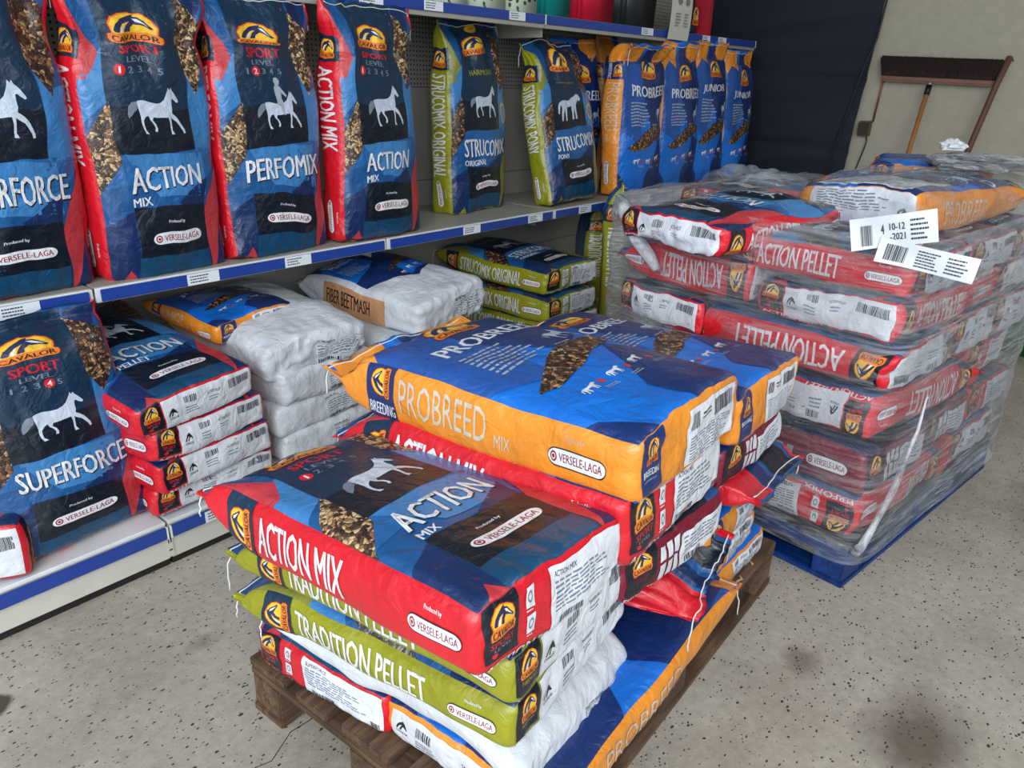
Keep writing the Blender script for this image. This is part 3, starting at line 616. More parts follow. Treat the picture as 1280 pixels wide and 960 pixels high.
for i in range(5):
    x0, x1 = JX[i]+.003, JX[i+1]-.003
    t = empty('shelving_bay', bl[i], 'shelving', Matrix.Translation((x0, 2.64, 0)), 'shelving bays of the long gondola')
    ox, oy = x0, 2.64; wx = x1-x0
    def B(n, b, m, p=t, bev=.0015): return box_obj(n, b, m, p, bev)
    B('kick_plate', (0, 1.925-oy, .0, wx, 1.935-oy, .03), mk)
    B('base_panel', (0, 1.918-oy, .024, wx, 1.928-oy, .134), mw)
    dk = B('base_deck', (0, 1.912-oy, .134, wx, -.03, .147), mlip, bev=.003)
    B('price_rail', (.006, 1.903-oy, .096, wx-.006, 1.9115-oy, .1335), mr, dk); B('rail_end', (.0, 1.902-oy, .094, .005, 1.912-oy, .134), mlip, dk); B('rail_end', (wx-.005, 1.902-oy, .094, wx, 1.912-oy, .134), mlip, dk)
    sh = B('shelf_board', (0, 2.126-oy, .763, wx, -.03, .782), mg, bev=.003)
    B('front_lip', (0, 2.124-oy, .740, wx, 2.136-oy, .7795), mlip, sh)
    B('price_rail', (.012, 2.1165-oy, .743, wx-.012, 2.1235-oy, .776), mr, sh)
    us = B('upper_board', (0, 2.214-oy, 1.566, wx, -.03, 1.588), mg, bev=.003)
    B('front_lip', (0, 2.212-oy, 1.535, wx, 2.222-oy, 1.587), mg, us); B('price_rail', (.006, 2.204-oy, 1.552, wx-.006, 2.2115-oy, 1.586), mr, us); B('rail_end', (wx-.005, 2.2035-oy, 1.550, wx+.001, 2.2125-oy, 1.588), mlip, us)
    zs = [(.147, .49), (.4925, .8925), (.895, 1.289)]
    for a, b in zs: B('back_panel', (.012, -.028, a, wx-.012, -.012, b), mg)
    B('perforated_panel', (.012, -.026, 1.2915, wx-.012, -.014, 2.25), mperf)
    B('upright', (-.014, -.02, .0, .014, .03, 2.3), mg)
    for zb in (.69, 1.50): B('shelf_bracket', (.016, -.40, zb, .019, -.028, zb+.07), mg)
    if i == 4: B('upright', (wx-.012, -.02, .0, wx+.012, .03, 2.3), mg)
mpt = plain('tag_paper', (226, 232, 238), .55, var=.01); mink = plain('tag_ink', (60, 64, 74), .6)
def price_tag(x, y, z, wd, h, label, tilt=0, yaw=0):
    root = empty('price_tag', label, 'price tag', Matrix.Translation((x, y, z)) @ Matrix.Rotation(math.radians(yaw), 4, 'Z') @ Matrix.Rotation(math.radians(tilt), 4, 'Y'), 'white shelf price tags')
    bm = bmesh.new(); box(bm, -wd/2, -.0008, 0, wd/2, .0006, h, bev=.0003); bm_obj('card', bm, mpt, root)
    V_, F_ = [], []
    for (v, f), m, l in lines(3, 'ink', int(x*50), .8):
        o = len(V_); V_ += [(-wd*.42+a*wd*.6, -.0012, h*.15+b*h*.75) for a, b in v]; F_ += [[k+o for k in q] for q in f]
    mesh_obj('printed_lines', V_, F_, mink, root)
for x, wd, lb in ((.30, .10, 'white price tag on the middle rail at the far left end'), (.59, .095, 'wide white price tag under the leftmost standing sack'), (1.08, .10, 'white price tag on the middle rail above the white sacks'), (1.41, .10, 'white price tag on the middle rail between two navy sacks'), (2.237, .10, 'white price tag on the middle rail above the olive sack pile'), (2.647, .10, 'white price tag left of the middle rail joint under the pony sack'),
                  (3.026, .10, 'white price tag on the middle rail beneath the pony sack'), (3.578, .09, 'small price tag behind the olive sack top knot'), (3.943, .11, 'price tag right of the dark rail joint under an orange-edged sack'), (4.43, .10, 'last price tag on the middle rail at its far end')):
    price_tag(x, 2.1150, .7435, wd, .033, lb)
for x, wd, lb in ((1.84, .095, 'price tag on the top rail at the upper picture edge'), (2.125, .095, 'price tag on the top rail above the gap beside the third red sack'), (2.595, .10, 'price tag on the top rail below the printed boxes'), (3.605, .11, 'grey price tag on the top rail left of the hanging leaflet'), (4.236, .09, 'pale price tag on the top rail below the red book'), (4.434, .10, 'last price tag on the top rail near the tarpaulin')):
    price_tag(x, 2.2025, 1.553, wd, .032, lb)
price_tag(.93, 1.9015, .097, .10, .036, 'white price tag on the lowest rail beside a red sack corner')
# little cut-out slots and the steel clip at the first base joint
ck = empty('rail_clip', 'small steel clip with two slots at the lowest shelf joint', 'clip', Matrix.Translation((.774, 1.9175, .03)))
box_obj('clip_plate', (-.010, -.0025, .0, .010, .0, .085), mw, ck, .0008)
for sx in (-.0045, .0025): box_obj('slot', (sx, -.0032, .045, sx+.003, -.0024, .078), mk, ck, 0)
box_obj('slot', (-.005, -.0032, .02, .005, -.0024, .024), mk, ck, 0)

# ------------------------------------------------------------------ goods on the top shelf
def prism_box(name, label, cat, x0, x1, y, dpt, h, mat, group=None, lid=None, taper=0, z=1.5885, r=.012):
    t = empty(name, label, cat, Matrix.Translation(((x0+x1)/2, y+dpt/2, z)), group); wx = (x1-x0)/2
    bm = bmesh.new(); fs = box(bm, -wx, -dpt/2, 0, wx, dpt/2, h)
    if taper:
        for v in bm.verts:
            if v.co.z > h/2: v.co.x *= 1+taper; v.co.y *= 1+taper
    bmesh.ops.bevel(bm, geom=[e for e in bm.edges if abs(e.verts[0].co.z-e.verts[1].co.z) > h/2], offset=r, segments=4, affect='EDGES'); bm_obj('body', bm, mat, t, True)
    if lid is not None:
        bm = bmesh.new(); box(bm, -wx*(1+taper)-.006, -dpt/2*(1+taper)-.006, h, wx*(1+taper)+.006, dpt/2*(1+taper)+.006, h+.02, bev=.004); bm_obj('rim', bm, lid, t)
    return t
def dotted():
    m, nt, N, L, b = nodes('mint_card_print'); tc = N.new('ShaderNodeTexCoord'); v = tex(N, L, 'Voronoi', 26, tc.outputs['Object']); n = tex(N, L, 'Noise', 60, tc.outputs['Object'])
    a = N.new('ShaderNodeMath'); a.operation = 'MULTIPLY_ADD'; a.inputs[1].default_value = .35; L.new(n.outputs['Fac'], a.inputs[0]); L.new(v.outputs['Distance'], a.inputs[2])
    r = ramp(N, L, a.outputs[0], [(.40, lin((70, 80, 66))), (.46, lin((206, 220, 198)))]); L.new(r.outputs[0], b.inputs['Base Color']); b.inputs['Roughness'].default_value = .45; return m
mdot = dotted()
for i, (a, b) in enumerate(((2.20, 2.345), (2.37, 2.565), (2.578, 2.765))):
    prism_box('printed_box', ['leftmost mint-green printed box, cut off at the picture top', 'middle mint-green box with small dark print on the top shelf', 'right mint-green printed box beside the teal bucket'][i], 'box', a, b, 2.232, .2, .22, mdot, 'mint-green printed boxes on the top shelf')
prism_box('plastic_bucket', 'teal plastic bucket on the top shelf', 'bucket', 2.80, 3.02, 2.235, .26, .26, plain('teal_plastic', (12, 128, 124), .35), None, plain('teal_plastic', (12, 128, 124), .35), .05, r=.03)
rb = prism_box('plastic_bucket', 'crimson plastic bucket beside the teal one', 'bucket', 3.07, 3.36, 2.235, .28, .26, plain('crimson_plastic', (192, 20, 52), .35), None, plain('crimson_plastic', (192, 20, 52), .35), .05, r=.03)
prism_box('plastic_bucket', 'black plastic bucket behind the hanging white leaflet', 'bucket', 3.44, 3.75, 2.24, .28, .26, plain('black_plastic', (34, 42, 42), .4), None, plain('black_plastic', (34, 42, 42), .4), .05, r=.03)
lf = empty('leaflet', 'white printed leaflet hanging over the top shelf rail', 'leaflet', Matrix.Translation((3.895, 2.196, 1.545)))
V_ = []; F_ = []
for j in range(9):
    for i in range(7): u, v = i/6-.5, j/8; V_.append((u*.225+.004*v, -.004-.010*math.sin(v*3)+.006*u, v*.27))
n0 = len(V_); V_ += [(a, b+.0012, c) for a, b, c in V_]
for j in range(8):
    for i in range(6): q = (j*7+i, j*7+i+1, j*7+i+8, j*7+i+7); F_.append(q); F_.append(tuple(k+n0 for k in q[::-1]))
mesh_obj('sheet', V_, F_, plain('leaflet_paper', (212, 212, 200), .6), lf, smooth=True)
V_, F_ = [], []
def flat(items, x0, z0, x1, z1, yy):
    for (v, f), m, l in items:
        o = len(V_); V_.extend([(x0+a*(x1-x0), yy, z0+b*(z1-z0)) for a, b in v]); F_.extend([[k+o for k in q] for q in f])
flat(lines(5, 'ink', 5), -.07, .06, -.01, .13, -.0215); flat(lines(5, 'ink', 6), .02, .06, .07, .13, -.0215)
for sx in (-.05, .03):
    flat([(ell(), '', 0)], sx, .165, sx+.04, .20, -.0215); flat([(ell(), '', 0)], sx, .215, sx+.04, .25, -.0215)
mesh_obj('printed_marks', V_, F_, plain('leaflet_ink', (130, 128, 122), .6), lf)
mpo = plain('pouch_print', (40, 48, 60), .35)
for i, x in enumerate((4.085, 4.175)):
    t = empty('treat_pouch', ['slim navy pouch with orange badge next to the leaflet', 'slim navy pouch with orange badge next to the red book'][i], 'pouch', Matrix.Translation((x, 2.30, 1.5885)), 'navy pouches on the top shelf')
    bm = bmesh.new(); box(bm, -.042, -.05, 0, .042, .05, .22, bev=.012)
    for v in bm.verts:
        k = max(0, (v.co.z-.14)/.08); v.co.y *= 1-.85*k
    bm_obj('pouch_body', bm, mpo, t, True)
    for (v, f), m, l in badge():
        mesh_obj('badge_print', [(-.036+a*.072, -.0508-l*.0004, .045+b*.095) for a, b in v], f, M(m), t)
t = empty('book', 'thin red book at the right end of the top shelf goods', 'book', Matrix.Translation((4.275, 2.30, 1.5885)))
box_obj('cover', (-.02, -.09, 0, .02, .1, .24), plain('red_cloth_cover', (168, 24, 44), .5), t); box_obj('pages', (-.016, -.086, .003, .016, .102, .238), plain('page_paper', (210, 205, 190), .7), t, 0)

# ------------------------------------------------------------------ pallets
def wood(name, cols, rough=.75, sc=1.0):
    m, nt, N, L, b = nodes(name); tc = N.new('ShaderNodeTexCoord'); mp = N.new('ShaderNodeMapping'); mp.inputs['Scale'].default_value = (3*sc, 40*sc, 30*sc); L.new(tc.outputs['Object'], mp.inputs[0])
    n = tex(N, L, 'Noise', 1.4, mp.outputs[0], Detail=8.0, Roughness=.65, Distortion=.6); n2 = tex(N, L, 'Noise', 7, tc.outputs['Object'], Detail=6.0)
    r = ramp(N, L, n.outputs['Fac'], [(.25, lin(cols[0])), (.5, lin(cols[1])), (.75, lin(cols[2]))]); r2 = ramp(N, L, n2.outputs['Fac'], [(.35, (.5, .46, .42, 1)), (.65, (1, 1, 1, 1))])
    mu = N.new('ShaderNodeMixRGB'); mu.blend_type = 'MULTIPLY'; mu.inputs[0].default_value = .7; L.new(r.outputs[0], mu.inputs[1]); L.new(r2.outputs[0], mu.inputs[2]); L.new(mu.outputs[0], b.inputs['Base Color'])
    bp = N.new('ShaderNodeBump'); bp.inputs['Strength'].default_value = .6; bp.inputs['Distance'].default_value = .003; L.new(n.outputs['Fac'], bp.inputs['Height']); L.new(bp.outputs[0], b.inputs['Normal']); b.inputs['Roughness'].default_value = rough
    return m
def wood_y(m):  # same timber with the grain turned
    c = m.copy()
    for n in c.node_tree.nodes:
        if n.type == 'MAPPING': s = n.inputs['Scale'].default_value; n.inputs['Scale'].default_value = (s[1], s[0], s[2])
    return c
def pallet(label, x, y, ang, LX, LY, H, m, boards, ringed=False):
    t = empty('pallet', label, 'pallet', Matrix.Translation((x, y, 0)) @ Matrix.Rotation(math.radians(ang), 4, 'Z')); my = wood_y(m); j = .0012
    k = H/.144; tb = .022*k
    zt = H-tb; zs = zt-tb
    for a, b in boards: box_obj('deck_board', (random.uniform(0, .006), a, zt, LX-random.uniform(0, .006), b, H-random.uniform(0, .002)), m, t, .003, j)
    for a in (0, LX/2-.06, LX-.12): box_obj('stringer_board', (a+.002, .002, zs, a+.12, LY-.002, zt-.0006), my, t, .003, j)
    for a in (0, LX/2-.06, LX-.12):
        for b in (0, LY/2-.05, LY-.10): box_obj('pallet_block', (a+.004, b+.004, tb*.95, a+.116, b+.096, zs-.0006), m, t, .003, j)
    for b in (0, LY/2-.05, LY-.10): box_obj('bottom_board', (0, b, 0, LX, b+.10, tb*.93), m, t, .003, j*.3)
    if ringed:
        for a in (0, LX-.10): box_obj('bottom_board', (a, .1, 0, a+.10, LY-.10, tb*.93), my, t, .003, 0)
    return t
mwd = wood('weathered_timber', [(44, 32, 24), (98, 74, 54), (136, 108, 84)])
pallet('weathered brown wooden pallet under the unwrapped sack stack', .668, .532, 2.65, 1.20, .735, .146, mwd, [(0, .125), (.165, .262), (.300, .435), (.475, .572), (.610, .735)])
mbl = wood('blue_painted_timber', [(4, 26, 62), (8, 56, 128), (16, 76, 160)], .5)
pallet('blue painted pallet under the film-wrapped sack stack', 1.978, .425, -7.7, 1.15, .98, .125, mbl, [(i*.14, i*.14+.132) for i in range(7)], True)

# ------------------------------------------------------------------ sacks on the wooden pallet
GP = 'sacks stacked on the wooden pallet'
def edge(y0=.05, d=.02, L=.7): return lambda x, y: -d*np.clip(1-y/y0, 0, 1)
K2 = dict(res='hi', group=GP)
sack('topmost red-edged navy sack with trotting white horse, front left of the wooden pallet', AM, .352, .675, .118, pose(.764, .540, .550, 1.8, -3.2, 2.4), droop=.0, bt=.018, bb=.004, amp=.0035, ear=.10, close=.16, tau=.13, flap=.03, tw_side=-1, **K2)
sack('olive-edged sack directly beneath the trotting-horse sack on the wooden pallet', TP, .385, .675, .094, pose(.856, .560, .450, 4.2, -2.4, 1.6), droop=.0, bt=.004, bb=.004, amp=.004, ear=.12, close=-.1, tau=.15, **K2)
sack('lower olive-edged sack with grey chaff window, resting on a white sack', TP, .390, .665, .094, pose(.884, .580, .336, 6.4, -1.4, -1.5), droop=.0, bt=.014, bb=.004, amp=.0045, ear=.12, close=-.0, tau=.15, **K2)
sack('plain white sack drooping over the wooden pallet, below the olive-edged sacks', WB, .400, .63, .072, pose(.908, .572, .262, 6, .5, 0), droop=.0, bt=.01, bb=.0, amp=.007, ear=.10, close=.1, sag=lambda x, y: -.065*np.clip(1-y/.14, 0, 1)**1.5-.03*np.clip(x/.2, 0, 1)**2, **K2)
sack('small red-ended sack lying crosswise on the left corner of the wooden pallet', SF, .355, .62, .100, pose(.664, 1.055, .147, -83.5, 0, 0), bt=.0, bb=0, amp=.005, twine=False, **K2)
sack('orange-edged blue sack on the bottom layer, its long side along the pallet edge', PBB, .385, .80, .085, pose(.712, .690, .147, -86, .6, 0), bt=.006, bb=0, amp=.004, ear=.06, tw_side=1, **K2)
sack('topmost orange-edged blue sack nearest the middle of the wooden pallet', PB, .405, .755, .128, pose(1.150, .535, .674, 3.2, -1.0, -.5), droop=.01, bt=.028, bb=.004, amp=.004, ear=.08, close=.0, tau=.11, flap=.06, bg=.012, bend=[(.66, .03, 22)], **K2)
sack('red-edged sack pinned directly under the nearer orange-edged sack', AM, .380, .715, .138, pose(1.130, .545, .556, 3.0, -1.0, .2), bt=.002, bb=.002, bg=.022, amp=.0045, close=-.1, ear=.12, **K2)
sack('maroon-ended sack below the red-edged one on the wooden pallet', FF, .375, .66, .108, pose(1.170, .555, .432, -1.0, -.4, 2), bt=.0, bb=.002, amp=.0045, **K2)
sack('red-topped sack whose sewn end sticks out toward the pallet edge', RD, .36, .68, .105, pose(1.245, 1.205, .315, 186, 2.0, 15), bt=.012, bb=.0, amp=.010, ear=-.42, close=-.35, tau=.24, tw_side=1, taper_p=1.3, res='hi', group=GP)
sack('rearmost orange-edged sack on the top layer of the wooden pallet', PB, .385, .70, .116, pose(1.562, .560, .618, 4.0, -1.2, .8), bt=.022, bb=.002, amp=.004, ear=.12, res='hi', group=GP)
sack('maroon-edged sack with white label under the rearmost orange-edged sack', FF, .375, .68, .100, pose(1.548, .575, .512, 4, -.6, 1.5), bt=.0, bb=.002, amp=.0045, res='mid', group=GP)
sack('red and navy sack with its sewn end toward the wrapped stack', RD, .36, .68, .070, pose(1.54, 1.19, .440, 184, .5, 0), bt=0, bb=0, amp=.006, ear=-.10, close=0, res='mid', group=GP)
sack('thin orange-ended sack with white label above the lowest one at the right pallet end', PB, .375, .66, .080, pose(1.535, .585, .336, 4, -.5, 2.0), bt=0, bb=0, amp=.005, res='mid', group=GP)
sack('lowest orange-ended sack at the right end of the wooden pallet', PB, .370, .66, .088, pose(1.535, .590, .236, 5.5, -.5, 4), bt=0, bb=0, amp=.005, res='mid', group=GP)
sack('blue sack buried in the bottom layer at the right pallet end', PB, .36, .62, .072, pose(1.62, .60, .150, 2.6), bt=0, bb=0, res='lo', group=GP, twine=False, show='C')
# spilled feed pellets on the deck boards
mpel = plain('feed_pellet_brown', (178, 150, 112), .85, bump=.3, bscale=200)
Vp, Fp = tube_mesh([(-.008, 0, 0), (-.0075, 0, 0), (0, 0, 0), (.0075, 0, 0), (.008, 0, 0)], .003, 7, [.0024, .003, .003, .003, .0024])
pme = bpy.data.meshes.new('pellet'); pme.from_pydata([tuple(v) for v in Vp], [], Fp); pme.materials.append(mpel); pme.polygons.foreach_set('use_smooth', [True]*len(pme.polygons))
rd = random.Random(8)
for i in range(22):
    o = bpy.data.objects.new('feed_pellet', pme); COL.objects.link(o)
    x = rd.choice((rd.uniform(1.18, 1.48), rd.uniform(1.2, 1.42), rd.uniform(1.6, 1.82)))
    o.location = (x, .532+(x-.668)*.0463+rd.uniform(.008, .035), .1495); o.rotation_euler = (0, 0, rd.uniform(0, 6.3)); o['label'] = 'small brown feed pellet spilled on the wooden pallet edge'; o['category'] = 'pellet'; o['group'] = 'spilled pellets on the pallet edge'

# ------------------------------------------------------------------ sacks standing on the middle shelf
Z0 = .7835; GM = 'sacks standing on the middle shelf'
def stand(label, D, x, yb, yaw=0, lean=90, W=.36, L=.74, G=.118, z=Z0, group=GM, roll=0, **k):
    kw = dict(res='mid', tau=.24, ear=-.04, close=0, bt=.030, bb=.0, bg=.012, amp=.0065, waist=.05, fat=.02, flap=.03, taper_p=1.8); kw.update(k)
    return sack(label, D, W, L, G, pose(x, yb, z, yaw, lean, roll), group=group, **kw)
stand('leftmost standing red-edged sack on the middle shelf, cut by the picture edge', SF, .612, 2.285, 4, 93, W=.375, L=.76, res='hi', tw_side=1, ear=.08, waist=.12)
stand('standing sack with gold badge and white horse, left of the rider sack', AM, 1.005, 2.285, 4, 92, L=.76, res='hi', ear=.10, waist=.16, tw_side=-1, bend=[(.60, .10, 18), (.70, .05, -34)])
stand('standing sack showing a horse with rider on the middle shelf', PM, 1.395, 2.290, 3, 90, L=.75, res='hi', ear=.08, waist=.14, tw_side=1, bend=[(.62, .10, 16), (.70, .05, -26)])
stand('standing red-edged sack right beside the bare stretch of the middle shelf', AM, 1.800, 2.262, 3.5, 90, L=.76, res='hi', ear=.12, waist=.17, tw_side=1, bend=[(.60, .12, 12), (.70, .05, -22)])
stand('olive-edged sack standing alone in front of the perforated back panel', SO, 2.500, 2.44, 2, 89, L=.76, W=.35, res='hi', tw_side=1, waist=.10, ear=.04)
stand('olive-edged sack leaning beside the orange-edged ones', SP, 3.015, 2.27, 5, 78, L=.71, W=.36, res='hi', waist=.10, roll=-7.5, bend=[(.52, .10, 14), (.6, .05, -30)])
stand('orange-topped sack half hidden behind the leaning olive-edged sack', PB, 3.30, 2.50, -6, 90, L=.74, waist=.08)
stand('nearest fully visible orange-edged sack on the middle shelf, its top folded forward', PB, 3.545, 2.255, -3, 88, L=.77, W=.37, ear=.02, waist=.04, bend=[(.64, .04, 75)])
stand('orange-topped sack second from the olive-edged pony sack in the front row', PB, 3.975, 2.275, -3, 88, L=.76, W=.37, waist=.06, bend=[(.66, .05, 35)])
stand('young-stock sack with orange folded top, last but one before the tarpaulin', JU, 4.335, 2.285, -2, 88, L=.79, W=.36, waist=.06, bend=[(.68, .04, 40)])
stand('last standing sack at the far end of the middle shelf', JU, 4.690, 2.28, -1, 89, L=.75, W=.36, waist=.06, bend=[(.66, .05, 30)])
for i, (x, D, lb) in enumerate(((.62, PM, 'dark sack in the shaded second row behind the leftmost standing sack'), (1.22, AM, 'dark sack in the second row behind the gap left of the rider sack'), (1.62, SF, 'shaded sack in the second row behind the rider sack'), (3.86, PB, 'orange-topped sack in the second row behind two front ones'))):
    stand(lb, D, x, 2.60, 2, 89, L=.775, W=.35, G=.11, group='sacks in the shaded second row', waist=.05)

# ------------------------------------------------------------------ sacks on the base shelf
GB = 'sacks on the lowest shelf'
sack('big leaning navy sack with galloping white horse on the lowest shelf', SF, .36, .60, .135, pose(.572, 2.10, .150, 2, 84, 1.5), res='hi', group=GB, bt=.03, fat=.02, ear=0, waist=.03, tau=.12, twine=False)
sack('shaded sack propped behind the leaning galloping-horse sack', SF, .36, .60, .11, pose(.62, 2.32, .150, 0, 86), res='mid', group=GB)
sack('flattened red sack at the left picture edge on the lowest shelf', AP, .36, .60, .155, pose(.262, 1.975, .150, -24, 0, 0), res='mid', group=GB, twine=False)
GA = 'pile of red-edged pellet sacks on the lowest shelf'
sack('topmost of the four red-edged sacks piled on the lowest shelf', AP, .360, .66, .095, pose(.905, 1.885, .440, 8.5, 8, -3), res='hi', group=GA, bt=.026, bb=.0, droop=-.02)
sack('second sack from the top in the pile of four red-edged sacks', AP, .370, .64, .098, pose(.935, 1.890, .345, 9, 1.0, 1), res='mid', group=GA, bt=.0, bb=0, amp=.005)
sack('third sack from the top in the pile of four red-edged sacks', AP, .375, .64, .098, pose(.945, 1.895, .247, 7, 0, 0), res='mid', group=GA, bt=.0, bb=0, amp=.005)
sack('bottom sack in the pile of four red-edged sacks', AP, .375, .64, .098, pose(.945, 1.925, .148, 1, 0, 1), res='mid', group=GA, bt=.0, bb=0, amp=.005)
GW = 'plain white sacks on the lowest shelf'
sack('topmost crumpled white sack beside the red-edged pile', WB, .385, .64, .105, pose(1.355, 1.955, .452, 2, 5, -4), res='hi', group=GW, bt=.03, bb=0, amp=.009, ear=0, twine=False)
sack('second white sack in the left white pile', WB, .385, .62, .112, pose(1.385, 1.955, .350, 4, 0, 0), res='mid', group=GW, bt=.0, bb=0, amp=.007, twine=False)
sack('third white sack in the left white pile', WB, .385, .62, .105, pose(1.372, 1.965, .250, 5, 0, 0), res='mid', group=GW, bt=0, bb=0, amp=.006, twine=False)
sack('bottom white sack in the left white pile', WB, .385, .62, .10, pose(1.385, 1.955, .148, 4, 0, 0), res='mid', group=GW, bt=0, bb=0, amp=.006, twine=False)
sack('navy sack end standing behind the topmost crumpled white sack', JU, .32, .40, .07, pose(1.27, 2.15, .535, 6, 3, 0), res='mid', group=GB, twine=False)
sack('white sack with blue printed panel and brown side strip, top of the right white pile', BM, .390, .66, .128, pose(1.935, 1.920, .462, 5, 3, -4), res='hi', group=GW, bt=.035, bb=0, amp=.008, ear=0, twine=False)
sack('white sack under the blue-panelled one', WB, .385, .62, .112, pose(1.835, 1.935, .355, 0, 0, -1), res='mid', group=GW, bt=.0, bb=0, amp=.007, twine=False)
sack('third white sack of the right white pile, mostly hidden', WB, .385, .62, .105, pose(1.83, 1.93, .250, 3, 0, 0), res='mid', group=GW, bt=0, bb=0, amp=.006, twine=False)
sack('bottom white sack of the right white pile', WB, .385, .62, .10, pose(1.83, 1.935, .148, 0, 0, 0), res='mid', group=GW, bt=0, bb=0, amp=.006, twine=False)
GO = 'pile of olive-edged sacks on the lowest shelf'
sack('topmost of the olive-edged sacks piled on the lowest shelf', SO, .380, .68, .105, pose(2.700, 1.935, .462, 0, 1.5, -1), res='hi', group=GO, bt=.028, bb=0)
sack('second sack from the top of the olive-edged pile', SO, .380, .68, .108, pose(2.665, 1.900, .352, 2, 0, .5), res='mid', group=GO, bt=0, bb=0, amp=.005)
sack('third sack down in the olive-edged pile, partly hidden', SO, .380, .68, .102, pose(2.69, 1.90, .248, 2, 0, .5), res='mid', group=GO, bt=0, bb=0, amp=.005)
sack('bottom sack of the olive-edged pile', SO, .380, .66, .098, pose(2.69, 1.93, .148, 1), res='lo', group=GO, bt=0, bb=0)
sack('olive sack with knotted top rising past the middle shelf rail', TM, .33, .74, .12, pose(3.150, 2.085, .150, 32, 90), res='hi', group=GB, waist=.3, tau=.2, ear=-.45, bt=.03)
sack('shaded olive sack upright behind the olive-edged pile', TM, .30, .58, .12, pose(3.40, 2.40, .150, 45, 90), res='mid', group=GB, waist=.1, tau=.2, ear=-.2)
sack('dark olive sack end in the shade behind the olive-edged pile', TM, .34, .28, .12, pose(2.24, 2.30, .40, 4, 0), res='mid', group=GB)

# ------------------------------------------------------------------ film-wrapped stack on the blue pallet
GS = 'sacks inside the film-wrapped stack'
BP = np.array([1.978, .425]); ba = math.radians(-7.7); bx = np.array([math.cos(ba), math.sin(ba)]); by = np.array([-math.sin(ba), math.cos(ba)])
def bl_(u, v): p = BP+bx*u+by*v; return p[0], p[1]
def alongX(label, D, v, z, u=.012, W=.38, L=.66, G=.115, roll=0, yaw=0, tilt=0, **k):   # bottom end toward the aisle on the left face
    x, y = bl_(u, v); kw = dict(res='mid', group=GS, bt=0, bb=0, amp=.006, twine=False); kw.update(k)
    zz_ = z+(G if roll == 180 else 0)
    return sack(label, D, W, L, G, pose(x, y, zz_, -97.7+yaw, tilt, roll), **kw)
def alongY(label, D, u, z, v=.012, W=.37, L=.66, G=.115, roll=0, yaw=0, tilt=0, **k):   # bottom end toward the open floor
    x, y = bl_(u, v); kw = dict(res='mid', group=GS, bt=0, bb=0, amp=.006, twine=False); kw.update(k)
    zz_ = z+(G if roll == 180 else 0)
    return sack(label, D, W, L, G, pose(x, y, zz_, -7.7+yaw, tilt, roll), **kw)
mcb = plain('dark_board', (38, 36, 36), .6)
for i in range(3):
    t = empty('slip_sheet', ['lowest dark board sheet between blue pallet and sacks', 'middle dark board sheet beneath the wrapped sacks', 'upper dark board sheet beneath the wrapped sacks'][i], 'sheet', Matrix.Translation((*bl_(0, 0), .126+i*.0075)) @ Matrix.Rotation(ba, 4, 'Z'), 'dark sheets under the wrapped stack')
    box_obj('sheet_board', (.004+.003*i, .006-.003*i, 0, 1.14, .965, .0062), mcb, t, .0015)
zL = [.150, .290, .452, .598, .738, .852]
# layer 1: ends on the left face
alongX('lowest wrapped sack, red end upside down at the near corner', PM, .20, zL[0], roll=180, G=.125)
alongX('lowest wrapped sack second from the near corner', PM, .59, zL[0], roll=180, G=.125, show='C')
alongY('lowest wrapped red sack on the far part of the right face', AP, .90, zL[0], G=.122, show='CR')
# layer 2
for i, (D, lb) in enumerate(((FF, 'maroon wrapped sack at the near corner of the second layer'), (FF, 'middle maroon wrapped sack of the second layer'), (PM, 'far red wrapped sack of the second layer'))):
    alongY(lb, D, .195+i*.38, zL[1], G=.128, v=.0+.005*i, yaw=(-1, 2, 0)[i])
# layer 3
alongX('wrapped sack with white label end in the third layer, near corner', AP, .205, zL[2], roll=180, G=.130, yaw=-3)
alongX('wrapped sack of the third layer behind the near corner one', AP, .60, zL[2], roll=180, G=.125, show='C')
alongY('far wrapped red sack of the third layer', SF, .91, zL[2], G=.122, v=.03)
# layer 4
for i, lb in enumerate(('bulging red wrapped sack at the near corner, lettering upside down', 'middle wrapped sack with pale label end in the fourth layer', 'far wrapped sack with pale label end in the fourth layer')):
    alongY(lb, AP, .19+i*.385, zL[3], G=.125, roll=180 if i == 0 else 0, v=-.015+.01*i, amp=.008, bg=.02, res='hi' if i == 0 else 'mid', L=.76, ear=0, yaw=(1.5, 1, 0)[i])
# layer 5
alongX('white-labelled wrapped sack end at the near corner of the fifth layer', AP, .195, .728, G=.105, u=-.005, yaw=0, res='hi', roll=0)
alongX('white-labelled wrapped sack end further along the fifth layer', AP, .72, .618, G=.105, u=-.02, yaw=-9, tilt=0, W=.36)
alongY('far wrapped red sack of the fifth layer', AP, .92, .728, G=.105, v=.02)
# layer 6
alongY('wrapped red sack with upright lettering facing the aisle in the upper layer', AP, .200, .840, G=.100, v=-.005, L=.56, yaw=-1.5, bt=.012, res='hi', ear=0)
alongY('wrapped red sack with upside-down lettering left of the upright-lettered one', AP, .195, .742, G=.128, v=.42, L=.52, roll=180, yaw=0, tilt=0, bt=.0, bb=-.0, res='hi', show='LRC', ear=-.1)
alongY('middle wrapped red sack of the upper layer', AP, .59, .840, G=.100, v=.0)
alongY('far wrapped red sack of the upper layer', AP, .94, .840, G=.100, v=.01, W=.34)
